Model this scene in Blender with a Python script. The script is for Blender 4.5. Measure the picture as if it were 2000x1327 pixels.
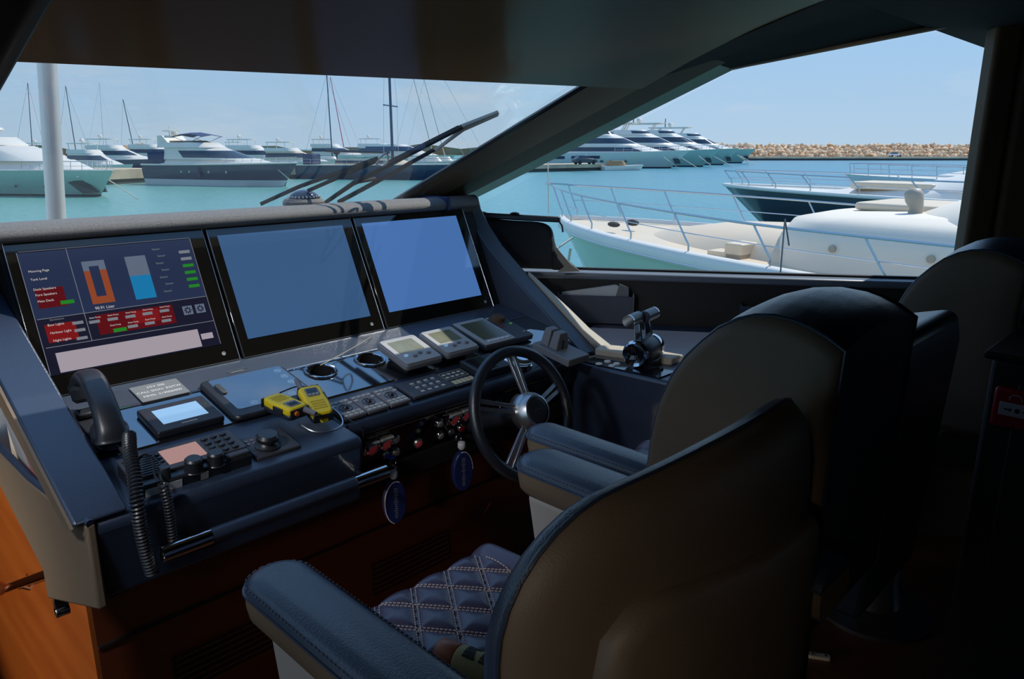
import bpy, math, random
from mathutils import Vector, Matrix
random.seed(7)
for o in list(bpy.data.objects): bpy.data.objects.remove(o)
SC = bpy.context.scene
COL = SC.collection
EZ = 1.62          # eye height above the cabin sole; all z below are measured from the eye
PI = math.pi
# ------------------------------------------------------------------ camera
cam = bpy.data.cameras.new('camera'); camo = bpy.data.objects.new('camera', cam); COL.objects.link(camo)
camo.location = (0, 0, EZ)
cam.sensor_width = 36; cam.lens = 1450 / 2000 * 36; cam.clip_start = 0.02; cam.clip_end = 3000
camo.rotation_euler = (math.radians(90 - 14.5), 0, math.radians(44.3675 - 90))
SC.camera = camo
# ------------------------------------------------------------------ sky, sun, exposure
w = bpy.data.worlds.new('sky'); SC.world = w; w.use_nodes = True
nt = w.node_tree; nt.nodes.clear()
N = nt.nodes.new; L = nt.links.new
out = N('ShaderNodeOutputWorld'); bg = N('ShaderNodeBackground'); bg.inputs[1].default_value = 1.0
tc = N('ShaderNodeTexCoord'); sep = N('ShaderNodeSeparateXYZ'); L(tc.outputs['Generated'], sep.inputs[0])
mr = N('ShaderNodeMapRange'); mr.inputs[1].default_value = -0.02; mr.inputs[2].default_value = 1.0
L(sep.outputs['Z'], mr.inputs[0])
cr = N('ShaderNodeValToRGB'); L(mr.outputs[0], cr.inputs[0])
el = cr.color_ramp.elements
el[0].position = 0.0; el[0].color = (.345, .435, .53, 1)
el[1].position = 1.0; el[1].color = (.10, .23, .50, 1)
for p, c in ((.04, (.32, .43, .55)), (.12, (.27, .41, .58)), (.30, (.21, .36, .58)), (.6, (.14, .29, .55))):
    e = el.new(p); e.color = (*c, 1)
mp = N('ShaderNodeMapping'); mp.inputs['Scale'].default_value = (3, 3, 14); L(tc.outputs['Generated'], mp.inputs[0])
nz = N('ShaderNodeTexNoise'); nz.inputs['Scale'].default_value = 1.7; nz.inputs['Detail'].default_value = 7; nz.inputs['Roughness'].default_value = .6
L(mp.outputs[0], nz.inputs['Vector'])
c2 = N('ShaderNodeValToRGB'); c2.color_ramp.elements[0].position = .52; c2.color_ramp.elements[1].position = .78
c2.color_ramp.elements[1].color = (.55, .55, .55, 1)
L(nz.outputs['Fac'], c2.inputs[0])
mx = N('ShaderNodeMixRGB'); mx.inputs[2].default_value = (.46, .49, .53, 1)
L(c2.outputs[0], mx.inputs[0]); L(cr.outputs[0], mx.inputs[1]); L(mx.outputs[0], bg.inputs[0]); L(bg.outputs[0], out.inputs[0])
sd = bpy.data.lights.new('sun', 'SUN'); sd.energy = 2.7; sd.angle = math.radians(.6); sd.color = (1, .95, .86)
so = bpy.data.objects.new('sun', sd); COL.objects.link(so)
SUN = Vector((.58, -.085, .80)).normalized()
so.rotation_euler = SUN.to_track_quat('Z', 'Y').to_euler()
VS = SC.view_settings
VS.view_transform = 'Standard'; VS.look = 'None'; VS.exposure = 0.58; VS.gamma = 1.0; VS.use_curve_mapping = False

# ------------------------------------------------------------------ materials
MATS = {}
def mat(name, col, rough=.5, metal=0, spec=.5, bump=None, var=None, emit=None, coat=0, ior=1.5, stretch=None, sheen=0):
    """bump=(scale, strength[, kind]); var=(scale, colour2[, lo, hi])"""
    m = bpy.data.materials.new(name); m.use_nodes = True
    t = m.node_tree; b = t.nodes['Principled BSDF']
    b.inputs['Base Color'].default_value = (*col, 1); b.inputs['Roughness'].default_value = rough
    b.inputs['Metallic'].default_value = metal; b.inputs['Specular IOR Level'].default_value = spec
    b.inputs['IOR'].default_value = ior; b.inputs['Coat Weight'].default_value = coat; b.inputs['Coat Roughness'].default_value = .04
    if sheen: b.inputs['Sheen Weight'].default_value = sheen
    if emit: b.inputs['Emission Color'].default_value = (*emit[0], 1); b.inputs['Emission Strength'].default_value = emit[1]
    if bump or var:
        tcn = t.nodes.new('ShaderNodeTexCoord'); mpn = t.nodes.new('ShaderNodeMapping')
        if stretch: mpn.inputs['Scale'].default_value = stretch
        t.links.new(tcn.outputs['Object'], mpn.inputs[0])
    if bump:
        if len(bump) > 2 and bump[2] == 'v':
            n = t.nodes.new('ShaderNodeTexVoronoi'); n.inputs['Scale'].default_value = bump[0]; o = n.outputs['Distance']
        else:
            n = t.nodes.new('ShaderNodeTexNoise'); n.inputs['Scale'].default_value = bump[0]; n.inputs['Detail'].default_value = 4; o = n.outputs['Fac']
        t.links.new(mpn.outputs[0], n.inputs['Vector'])
        bn = t.nodes.new('ShaderNodeBump'); bn.inputs['Strength'].default_value = bump[1]; bn.inputs['Distance'].default_value = .01
        t.links.new(o, bn.inputs['Height']); t.links.new(bn.outputs[0], b.inputs['Normal'])
    if var:
        n2 = t.nodes.new('ShaderNodeTexNoise'); n2.inputs['Scale'].default_value = var[0]; n2.inputs['Detail'].default_value = 5
        t.links.new(mpn.outputs[0], n2.inputs['Vector'])
        r = t.nodes.new('ShaderNodeValToRGB')
        r.color_ramp.elements[0].position = var[2] if len(var) > 2 else .35; r.color_ramp.elements[1].position = var[3] if len(var) > 3 else .65
        r.color_ramp.elements[0].color = (*col, 1); r.color_ramp.elements[1].color = (*var[1], 1)
        t.links.new(n2.outputs['Fac'], r.inputs[0]); t.links.new(r.outputs[0], b.inputs['Base Color'])
    MATS[name] = m
    return m
def glassmat(name, tint=(1, 1, 1), refl=.06):
    m = bpy.data.materials.new(name); m.use_nodes = True; t = m.node_tree; t.nodes.clear()
    o = t.nodes.new('ShaderNodeOutputMaterial'); tr = t.nodes.new('ShaderNodeBsdfTransparent'); tr.inputs[0].default_value = (*tint, 1)
    g = t.nodes.new('ShaderNodeBsdfGlossy'); g.inputs['Roughness'].default_value = .0
    f = t.nodes.new('ShaderNodeFresnel'); f.inputs[0].default_value = 1.45
    mu = t.nodes.new('ShaderNodeMath'); mu.operation = 'MULTIPLY'; mu.inputs[1].default_value = refl * 3
    t.links.new(f.outputs[0], mu.inputs[0])
    mi = t.nodes.new('ShaderNodeMixShader'); t.links.new(mu.outputs[0], mi.inputs[0]); t.links.new(tr.outputs[0], mi.inputs[1]); t.links.new(g.outputs[0], mi.inputs[2])
    t.links.new(mi.outputs[0], o.inputs[0]); MATS[name] = m
    return m
mat('leather_dark', (.030, .056, .110), .30, spec=1.0, bump=(420, .12), var=(5, (.035, .057, .102)))
mat('leather_navy', (.026, .041, .078), .32, spec=1.0, bump=(420, .12), var=(4, (.029, .045, .083)))
mat('leather_seat', (.070, .064, .115), .28, spec=.8, bump=(420, .10))
mat('leather_taupe', (.190, .140, .095), .5, bump=(380, .10), var=(4, (.172, .126, .085)))
mat('leather_grey', (.27, .25, .235), .6, bump=(420, .5), var=(220, (.20, .188, .178)))
mat('panel_grey', (.40, .38, .36), .5)
mat('gloss_black', (.006, .009, .016), .045, spec=.75, coat=.3)
mat('ledge_black', (.060, .075, .105), .28, bump=(300, .08))
mat('black_plastic', (.020, .023, .030), .36, spec=.7, bump=(500, .06))
mat('black_matte', (.010, .010, .011), .7)
mat('dark_plastic', (.060, .064, .074), .45)
mat('pad_plastic', (.20, .19, .21), .42)
mat('grey_plastic', (.21, .22, .235), .5)
mat('light_plastic', (.42, .43, .43), .45)
mat('key_light', (.62, .60, .52), .5)
mat('key_gold', (.72, .62, .38), .45)
mat('chrome', (.75, .75, .76), .08, metal=1)
mat('steel', (.55, .56, .58), .22, metal=1)
mat('satin_steel', (.72, .73, .75), .36, metal=1)
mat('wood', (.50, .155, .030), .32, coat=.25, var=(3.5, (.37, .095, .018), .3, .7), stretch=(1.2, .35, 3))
mat('wood_shaded', (.17, .040, .014), .35, coat=.2, var=(3.5, (.12, .026, .009), .3, .7), stretch=(1.2, .35, 3))  # darker copy of wood; shade on the console base front put into colour
mat('pillar_brown_lit', (.27, .185, .12), .55, spec=.1)  # lit copy of trim_brown, light on the pillar face put into colour
mat('pole_metal', (.80, .78, .74), .33, metal=.55)
mat('wood_floor', (.13, .05, .022), .35, var=(3, (.09, .032, .014)), stretch=(8, .6, 1))
mat('ceiling_lacquer', (.30, .185, .092), .15, spec=.05, var=(2, (.31, .192, .098)))
mat('headliner', (.010, .009, .010), .85, spec=.15, bump=(300, .1))
mat('trim_brown', (.115, .075, .048), .55, spec=.1)
mat('trim_dark', (.036, .024, .018), .55, spec=.1)
mat('trim_light', (.42, .36, .28), .5)
mat('trim_beige', (.55, .50, .40), .45)
mat('reveal_green', (.16, .24, .17), .4)
mat('rubber', (.012, .012, .013), .55)
mat('sidewall', (.030, .027, .026), .6, bump=(250, .12))
mat('white_gel', (.82, .77, .69), .3, var=(.6, (.79, .74, .66)))
mat('cream_gel', (.78, .61, .43), .4, var=(.8, (.70, .58, .43)))
mat('white_cover', (.82, .73, .61), .6, bump=(14, .15))
mat('hull_green_bounce', (.46, .62, .46), .22, spec=.3, var=(.35, (.43, .59, .45)))  # green of light off the water put into the hull colour
mat('hull_teal_bounce', (.36, .56, .48), .2, spec=.3, var=(.2, (.33, .52, .45)))  # teal reflection of the sea put into the hull colour
mat('hull_pale', (.58, .68, .58), .2, var=(.2, (.55, .64, .62)))
mat('hull_navy', (.030, .055, .11), .14, var=(.2, (.04, .07, .12)))
mat('hull_black', (.03, .045, .055), .15)
mat('boot_white', (.70, .72, .72), .3)
mat('tint_glass', (.03, .05, .08), .06, spec=.7)
mat('blue_canvas', (.025, .05, .13), .7)
mat('mast_dark', (.05, .06, .08), .4)
mat('mast_light', (.62, .60, .55), .4)
mat('rope', (.62, .58, .48), .8)
mat('rope_dark', (.10, .11, .11), .8)
mat('stone', (.84, .55, .33), .85, bump=(3, .5), var=(.5, (.62, .42, .26)))
mat('stone_light', (.90, .66, .43), .85, bump=(3, .5), var=(.5, (.72, .52, .34)))
mat('quay', (.62, .50, .36), .85, bump=(3, .3), var=(.3, (.40, .33, .24)))
mat('quay_dark', (.06, .06, .06), .9)
mat('hill', (.40, .20, .09), .9, bump=(.6, .8), var=(.18, (.25, .23, .15), .4, .6))
mat('car_white', (.75, .75, .75), .25)
mat('car_dark', (.05, .07, .08), .25)
mat('teak', (.40, .24, .12), .6)
mat('red', (.55, .02, .03), .35)
mat('red_glow', (.34, .09, .09), .3, emit=((.9, .08, .1), .03))
mat('white', (.78, .78, .78), .45)
mat('paper', (.72, .74, .76), .6)
mat('paper_pink', (.70, .30, .33), .6)
mat('print_white', (.85, .85, .85), .5)
mat('print_black', (.01, .01, .01), .5)
mat('yellow', (.98, .72, .012), .32)
mat('yellow_dark', (.62, .48, .02), .4)
mat('orange', (.85, .22, .02), .4)
mat('blue_key', (.03, .05, .50), .35)
mat('fob_blue', (.018, .028, .12), .35)
mat('thread', (.70, .58, .56), .6)
mat('thread_blue', (.10, .13, .19), .6)
mat('cap_brown', (.58, .19, .09), .4)
mat('label_yellow', (.72, .62, .26), .5)
mat('lcd', (.23, .24, .17), .12, var=(30, (.19, .20, .13)))
mat('lcd_dark', (.10, .10, .06), .12)
mat('screen_warm', (.10, .06, .05), .15, emit=((.42, .22, .17), .55))
mat('screen_pale', (.05, .08, .1), .12, emit=((.25, .45, .72), .7))
mat('screen_blue', (.01, .02, .04), .04, spec=.8, emit=((.030, .075, .165), .8))
mat('screen_bright', (.01, .02, .05), .04, spec=.8, emit=((.052, .135, .345), .75))
mat('screen_dark', (.004, .005, .012), .04, spec=.8, emit=((.010, .010, .022), .5))
mat('bezel', (.010, .009, .008), .05, spec=.9, coat=.5)
mat('ui_red', (.02, .0, .0), .2, emit=((.22, .010, .012), .5))
mat('ui_darkred', (.02, .0, .0), .2, emit=((.11, .006, .01), .5))
mat('ui_green', (.0, .02, .0), .2, emit=((.02, .25, .025), .5))
mat('ui_white', (.05, .05, .05), .2, emit=((.42, .36, .42), .5))
mat('ui_text', (.05, .05, .05), .2, emit=((.65, .60, .60), .5))
mat('ui_line', (.03, .03, .03), .2, emit=((.20, .22, .26), .5))
mat('ui_orange', (.05, .02, .01), .2, emit=((.30, .06, .02), .5))
mat('ui_blue', (.0, .03, .06), .2, emit=((.01, .17, .38), .6))
mat('ui_pale', (.03, .04, .06), .2, emit=((.12, .15, .21), .5))
mat('ui_navy', (.01, .01, .03), .2, emit=((.014, .024, .055), .6))
mat('icon_blue', (.1, .2, .3), .3, emit=((.25, .45, .70), .35))
mat('fill_glow', (.8, .7, .5), .4, emit=((1, .75, .5), 4))
mat('sill_highlight', (.22, .25, .30), .3)  # pale highlight along the sill rail put into its base colour
mat('bag_fabric', (.020, .022, .026), .7, bump=(16, .9))
mat('wheel_leather', (.018, .022, .032), .32, spec=.9, bump=(420, .1))
mat('wiper_grey', (.45, .42, .36), .5)
mat('dome_glass', (.02, .025, .05), .05, spec=.8, coat=1)
_g = mat('deck_gloss', (.006, .010, .018), .05, spec=1.0, ior=2.6)   # flat acrylic panel, shading normal tilted so it mirrors the sky
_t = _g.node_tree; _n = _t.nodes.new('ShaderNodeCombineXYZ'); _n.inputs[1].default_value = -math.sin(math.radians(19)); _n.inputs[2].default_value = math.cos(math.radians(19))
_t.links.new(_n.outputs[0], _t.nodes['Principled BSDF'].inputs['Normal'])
glassmat('glass', (.97, .985, .98), .05)
glassmat('glass_side', (.96, .98, .985), .05)

# ------------------------------------------------------------------ mesh builder
LOC = {}
class MB:
    def __init__(s): s.v = []; s.f = []; s.m = []
    def add(s, vs, fs, m=0, M=None):
        k = len(s.v)
        for p in vs:
            p = Vector(p)
            s.v.append(M @ p if M is not None else p)
        for f in fs: s.f.append([i + k for i in f]); s.m.append(m)
        return s
    def box(s, x0, x1, y0, y1, z0, z1, m=0, M=None):
        vs = [(x, y, z) for z in (z0, z1) for y in (y0, y1) for x in (x0, x1)]
        return s.add(vs, [(0, 2, 3, 1), (4, 5, 7, 6), (0, 1, 5, 4), (2, 6, 7, 3), (0, 4, 6, 2), (1, 3, 7, 5)], m, M)
    def loft(s, rings, m=0, closed=True, caps=(1, 1), M=None, mm=None):
        n = len(rings[0]); vs = [p for r in rings for p in r]; fs = []; ms = []
        for i in range(len(rings) - 1):
            for j in range(n if closed else n - 1):
                a = i * n + j; b = i * n + (j + 1) % n
                fs.append((a, b, b + n, a + n)); ms.append(mm[j] if mm else m)
        if caps[0]: fs.append(tuple(range(n))[::-1]); ms.append(m)
        if caps[1]: fs.append(tuple((len(rings) - 1) * n + j for j in range(n))); ms.append(m)
        k0 = len(s.m); s.add(vs, fs, m, M); s.m[k0:] = ms
        return s
    def cyl(s, p0, p1, r0, r1=None, n=12, m=0, M=None, caps=(1, 1)):
        p0 = Vector(p0); p1 = Vector(p1); r1 = r0 if r1 is None else r1
        d = (p1 - p0).normalized(); a = d.orthogonal().normalized(); b = d.cross(a)
        R = [[p + (a * math.cos(2 * PI * i / n) + b * math.sin(2 * PI * i / n)) * r for i in range(n)] for p, r in ((p0, r0), (p1, r1))]
        return s.loft(R, m, True, caps, M)
    def tube(s, pts, r, n=8, m=0, M=None, caps=(1, 1), closed=False):
        pts = [Vector(p) for p in pts]; rings = []; a = None; K = len(pts)
        for i, p in enumerate(pts):
            if closed: d = (pts[(i + 1) % K] - pts[i - 1]).normalized()
            else: d = (pts[min(i + 1, K - 1)] - pts[max(i - 1, 0)]).normalized()
            if a is None: a = d.orthogonal().normalized()
            a = (a - d * a.dot(d)).normalized(); b = d.cross(a)
            rr = r[i] if isinstance(r, (list, tuple)) else r
            rings.append([p + (a * math.cos(2 * PI * j / n) + b * math.sin(2 * PI * j / n)) * rr for j in range(n)])
        if closed: rings.append(rings[0]); caps = (0, 0)
        return s.loft(rings, m, True, caps, M)
    def lathe(s, prof, n=24, m=0, M=None):
        rings = [[(max(r, 1e-5) * math.cos(2 * PI * j / n), max(r, 1e-5) * math.sin(2 * PI * j / n), z) for j in range(n)] for r, z in prof]
        return s.loft(rings, m, True, (0, 0), M)
    def prism(s, poly, h0, h1, m=0, M=None):
        return s.loft([[(x, y, h0) for x, y in poly], [(x, y, h1) for x, y in poly]], m, True, (1, 1), M)
    def sph(s, c, r, sc=(1, 1, 1), n=12, m=0, M=None, lo=-90):
        rings = []; k = max(4, n // 2)
        for i in range(k + 1):
            a = math.radians(lo + (90 - lo) * i / k)
            rings.append([(c[0] + sc[0] * r * max(math.cos(a), 1e-4) * math.cos(2 * PI * j / n), c[1] + sc[1] * r * max(math.cos(a), 1e-4) * math.sin(2 * PI * j / n), c[2] + sc[2] * r * math.sin(a)) for j in range(n)])
        return s.loft(rings, m, True, (1, 1), M)
    def grid(s, nu, nv, fn, m=0, M=None):
        vs = [fn(i / (nu - 1), j / (nv - 1)) for j in range(nv) for i in range(nu)]
        fs = [(j * nu + i, j * nu + i + 1, (j + 1) * nu + i + 1, (j + 1) * nu + i) for j in range(nv - 1) for i in range(nu - 1)]
        return s.add(vs, fs, m, M)
    def build(s, name, mats, parent=None, local=False, smooth=True, bevel=0, seg=2, angle=35, label=None, kind=None, shift=True):
        me = bpy.data.meshes.new(name)
        off = Vector((0, 0, 0))
        if not local:
            off = Vector((0, 0, EZ)) - (LOC[parent.name] if parent is not None else Vector((0, 0, 0)))
        me.from_pydata([tuple(p + off) for p in s.v], [], s.f)
        if isinstance(mats, str): mats = [mats]
        for q in mats: me.materials.append(MATS[q])
        if len(mats) > 1: me.polygons.foreach_set('material_index', s.m)
        me.update()
        import bmesh
        bm = bmesh.new(); bm.from_mesh(me); bmesh.ops.recalc_face_normals(bm, faces=bm.faces); bm.to_mesh(me); bm.free()
        if smooth:
            me.polygons.foreach_set('use_smooth', [True] * len(me.polygons))
            try: me.set_sharp_from_angle(angle=math.radians(angle))
            except Exception: pass
        o = bpy.data.objects.new(name, me); COL.objects.link(o)
        if parent is not None: o.parent = parent
        if bevel:
            b = o.modifiers.new('bevel', 'BEVEL'); b.width = bevel; b.segments = seg; b.limit_method = 'ANGLE'; b.angle_limit = math.radians(30); b.harden_normals = False
        if label: o['label'] = label
        if kind: o['kind'] = kind
        LOC[o.name] = LOC.get(parent.name, Vector((0, 0, 0))) if parent is not None else Vector((0, 0, 0))
        return o
def thing(name, label, cat, loc=(0, 0, 0), rot=(0, 0, 0), group=None, world=False):
    o = bpy.data.objects.new(name, None); COL.objects.link(o); o.empty_display_size = .05
    o.location = Vector(loc) + (Vector((0, 0, 0)) if world else Vector((0, 0, EZ))); o.rotation_euler = rot
    o['label'] = label; o['category'] = cat
    if group: o['group'] = group
    LOC[o.name] = o.location.copy()
    return o
def tag(o, label, cat, group=None, kind=None):
    o['label'] = label
    if cat: o['category'] = cat
    if group: o['group'] = group
    if kind: o['kind'] = kind
    return o
def struct(o, label=None):
    o['kind'] = 'structure'
    if label: o['label'] = label
    return o
def copy_tree(o, parent=None):
    c = o.copy(); COL.objects.link(c)
    if parent is not None: c.parent = parent
    for ch in list(o.children): copy_tree(ch, c)
    LOC[c.name] = c.location.copy()
    return c
def text(name, body, size, matname, parent, M, align='CENTER', extrude=.0003):
    cu = bpy.data.curves.new(name, 'FONT'); cu.body = body; cu.size = size; cu.extrude = extrude; cu.align_x = align; cu.align_y = 'CENTER'
    to = bpy.data.objects.new(name + '_tmp', cu); COL.objects.link(to)
    dg = bpy.context.evaluated_depsgraph_get()
    me = bpy.data.meshes.new_from_object(to.evaluated_get(dg)); bpy.data.objects.remove(to)
    me.transform(M); me.materials.clear(); me.materials.append(MATS[matname]); me.name = name
    o = bpy.data.objects.new(name, me); COL.objects.link(o); o.parent = parent
    return o
def T(x, y, z): return Matrix.Translation((x, y, z))
def RX(a): return Matrix.Rotation(math.radians(a), 4, 'X')
def RY(a): return Matrix.Rotation(math.radians(a), 4, 'Y')
def RZ(a): return Matrix.Rotation(math.radians(a), 4, 'Z')
def frame(o, ex, ey):
    ex = Vector(ex).normalized(); ey = Vector(ey); ey = (ey - ex * ey.dot(ex)).normalized(); ez = ex.cross(ey)
    return Matrix(((ex.x, ey.x, ez.x, o[0]), (ex.y, ey.y, ez.y, o[1]), (ex.z, ey.z, ez.z, o[2]), (0, 0, 0, 1)))
# extruding a (y, z) outline along x
def yz(mb, poly, x0, x1, m=0):
    return mb.loft([[(x0, y, z) for y, z in poly], [(x1, y, z) for y, z in poly]], m)
def rrect(x0, x1, y0, y1, r, n=4):
    pts = []
    for cx, cy, a0 in ((x1 - r, y1 - r, 0), (x0 + r, y1 - r, 90), (x0 + r, y0 + r, 180), (x1 - r, y0 + r, 270)):
        for i in range(n + 1):
            a = math.radians(a0 + 90 * i / n); pts.append((cx + r * math.cos(a), cy + r * math.sin(a)))
    return pts
def catmull(pts, k=6, closed=False):
    P = [Vector(p) for p in pts]; out = []; n = len(P)
    for i in range(n if closed else n - 1):
        a, b, c, d = (P[(i - 1) % n], P[i], P[(i + 1) % n], P[(i + 2) % n]) if closed else (P[max(i - 1, 0)], P[i], P[i + 1], P[min(i + 2, n - 1)])
        for j in range(k):
            t = j / k
            out.append(.5 * ((2 * b) + (c - a) * t + (2 * a - 5 * b + 4 * c - d) * t * t + (3 * b - a - 3 * c + d) * t ** 3))
    if not closed: out.append(P[-1])
    return out
# ------------------------------------------------------------------ line of sight helper (a point at a stated real depth)
_p = math.radians(14.5); _a = math.radians(44.3675)
def ray(u, v):
    dr = u - 1000; du = 663.5 - v
    df = 1450 * math.cos(_p) + du * math.sin(_p); dz = -1450 * math.sin(_p) + du * math.cos(_p)
    return Vector((math.cos(_a) * df + math.sin(_a) * dr, math.sin(_a) * df - math.cos(_a) * dr, dz))
def at_y(u, v, y): r = ray(u, v); return r * (y / r.y)
def at_x(u, v, x): r = ray(u, v); return r * (x / r.x)
def at_z(u, v, z): r = ray(u, v); return r * (z / r.z)

# ================================================================== THE SETTING
b = MB(); b.box(-1.6, 4.6, -3, 1.1, -1.68, -1.62); b.box(.42, 3.6, 1.1, 1.95, -1.68, -1.62)
struct(b.build('floor', 'wood_floor', smooth=False), 'dark brown wooden cabin floor behind the seats')
b = MB(); b.box(-1.6, .42, 1.1, 4.4, -2.78, -2.72)
struct(b.build('floor', 'wood_floor', smooth=False), 'lower wooden floor of the stairwell beside the console')
b = MB(); b.box(.42, .47, 1.9, 4.4, -2.72, -.865)
struct(b.build('wall_stairwell', 'wood', smooth=False), 'orange varnished wooden wall below the console end')
b = MB(); b.box(-1.66, -1.6, -3, 4.4, -2.72, -.95); b.box(-1.66, -1.6, -3, .25, -.95, .46); b.box(-1.66, -1.6, .25, 2.3, .26, .6); b.box(-1.66, -1.6, 2.2, 2.6, -.95, .26)
struct(b.build('wall_port', 'sidewall', smooth=False))
b = MB(); b.box(-1.6, 4.6, -3.06, -3, -1.62, .6)
struct(b.build('wall_aft', 'sidewall', smooth=False))
b = MB(); b.box(-1.6, .42, 4.4, 4.46, -2.72, -.93)
struct(b.build('wall_stairwell_front', 'wood', smooth=False))
b = MB(); b.box(2.0, 2.75, 1.955, 2.0, -1.7, -.76)
struct(b.build('wall_forward', 'sidewall', smooth=False))
b = MB(); b.box(-1.6, .325, 2.44, 2.50, -.87, -.27); b.box(-1.66, -1.6, 2.2, 4.4, -.95, -.25)
struct(b.build('wall_dash', 'leather_navy', smooth=False))
# ceiling visor panel (glossy lacquer) sloping down to the windscreen header
def header(x):
    z = .150 + .0245 * x; return 2.42 - (z + .23) / .58, z
def visor(u, v, up=0):
    x = -1.6 + u * (3.98 - .09 * v); y0, z0 = header(x)
    y1, z1 = .95, .405 + .006 * x
    t = v; bulge = .018 * math.sin(PI * t)
    return (x, y0 + (y1 - y0) * t, z0 + (z1 - z0) * t + bulge + up)
b = MB(); b.grid(24, 14, lambda u, v: visor(u, v)); b.grid(24, 14, lambda u, v: visor(u, v, .05))
b.loft([[visor(i / 23, 0), visor(i / 23, 0, .05)] for i in range(24)], closed=False, caps=(0, 0))
b.loft([[visor(1, i / 13), visor(1, i / 13, .05)] for i in range(14)], closed=False, caps=(0, 0))
struct(b.build('ceiling', 'ceiling_lacquer'), 'glossy dark lacquered ceiling panel above the windscreen')
b = MB(); b.box(-1.6, 4.6, -3, .95, .425, .5)
struct(b.build('ceiling', 'headliner', smooth=False), 'dark headliner behind the ceiling panel')
# starboard wall: local frame s (aft), z (up), d (inboard)
WALL = frame((2.41, 2.11, 0), (.560, -.828, 0), (0, 0, 1))
def wl(s, z, d=0): return WALL @ Vector((s, z, d))
b = MB(); b.box(-.6, 6.5, -1.62, -.545, -.09, 0, M=WALL); b.box(1.95, 6.5, -.545, .7, -.09, 0, M=WALL)
struct(b.build('wall_starboard', 'sidewall', smooth=False), 'dark padded side wall below the side window')
b = MB(); b.box(-.55, 1.72, -.552, -.520, -.10, .012, M=WALL)
struct(b.build('trim_1', 'sill_highlight', bevel=.012, seg=3), 'rounded dark sill rail under the side window')
b = MB(); b.box(-.55, 1.72, -.520, -.511, -.085, -.06, M=WALL)
struct(b.build('trim_2', 'rubber', bevel=.002), 'black rubber seal along the side window sill')
b = MB(); b.box(1.615, 1.71, -.60, .52, -.09, .02, M=WALL); b.box(1.715, 1.96, -.60, .52, -.09, .035, M=WALL)
struct(b.build('trim_3', 'trim_brown', bevel=.018, seg=3), 'dark brown vertical pillar behind the side window')
# light strip over the side window
b = MB(); p0 = wl(.68, .296); p1 = wl(1.62, .461)
b.tube([p0 + Vector((-.012, -.008, .004)), p1 + Vector((-.012, -.008, .004))], .010, 10)
struct(b.build('trim_4', 'trim_light'), 'pale trim strip along the top edge of the side window')
# A-pillar between windscreen and side window
W0, W1 = Vector((1.80, 2.50, -.235)), Vector((2.125, 1.74, .21)); S0, S1 = Vector((2.16, 2.475, -.262)), Vector((2.815, 1.515, .305))
inw = Vector((-.55, -.60, -.10)).normalized()
def pil(t):
    A = W0.lerp(W1, t); B = S0.lerp(S1, t); k = .02
    return [A + inw * -.05, A, A.lerp(B, .05) + inw * k, A.lerp(B, .46) + inw * (k * 2.2), A.lerp(B, .52) + inw * k * .9, A.lerp(B, .78) + inw * k, A.lerp(B, .80) + inw * k * .2, B, B + inw * -.08]
b = MB(); b.loft([pil(t) for t in (-.05, .25, .5, .75, 1.0, 1.08)], mm=[3, 3, 0, 1, 1, 2, 2, 3, 3])
struct(b.build('trim_5', ['pillar_brown_lit', 'trim_brown', 'reveal_green', 'rubber'], angle=25), 'slanting brown corner pillar between windscreen and side window')
# dark headliner strip from visor edge to the top of the side window
A = [Vector(visor(1, 0)) + Vector((-.03, .02, .01)), Vector(visor(1, .5)), Vector(visor(1, 1)), Vector((2.2, -1, .43)), Vector((2.2, -3, .43))]
B = [S1 + Vector((-.03, .06, -.02)), wl(1.15, .385, .0), wl(1.62, .478, .0), wl(3.2, .60), wl(5.5, .60)]
Am = [a.lerp(c, .5) + Vector((0, 0, .03)) for a, c in zip(A, B)]
b = MB(); b.loft([[a, m_, c, c + Vector((0, 0, .1)), a + Vector((0, 0, .1))] for a, m_, c in zip(A, Am, B)])
struct(b.build('ceiling', 'headliner'), 'dark ceiling edge above the side window')
# left slanted pillar
q0, q1 = at_y(112, -10, 1.30), at_y(-5, 195, 1.50); d = Vector((-.13, .0, -.02))
b = MB(); b.loft([[q, q + d * .25 + Vector((0, -.03, 0)), q + d, q + d + Vector((0, .12, .03)), q + Vector((0, .10, .03))] for q in (q0 + (q0 - q1) * 1.25, q0.lerp(q1, .5), q1 + (q1 - q0) * 4.6)])
struct(b.build('trim_6', 'trim_dark', bevel=.01), 'dark slanting pillar at the left end of the windscreen')
# glazing
b = MB()
gl = [(-1.6, 2.475, -.262), (1.84, 2.475, -.262), (2.13, 1.755, .20), (-1.6, *header(-1.6))]
gl[3] = (-1.6, header(-1.6)[0] + .02, header(-1.6)[1])
b.loft([gl, [(x, y + .006, z + .010) for x, y, z in gl]])
struct(b.build('window_1', 'glass', smooth=False), 'raked windscreen above the dashboard')
b = MB(); g2 = [(-.45, -.30), (.714, .300), (1.66, .462), (1.66, -.54), (-.45, -.54)]
b.prism(g2, -.075, -.067, M=WALL)
struct(b.build('window_2', 'glass_side', smooth=False), 'large clear side window beside the helm seats')
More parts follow.
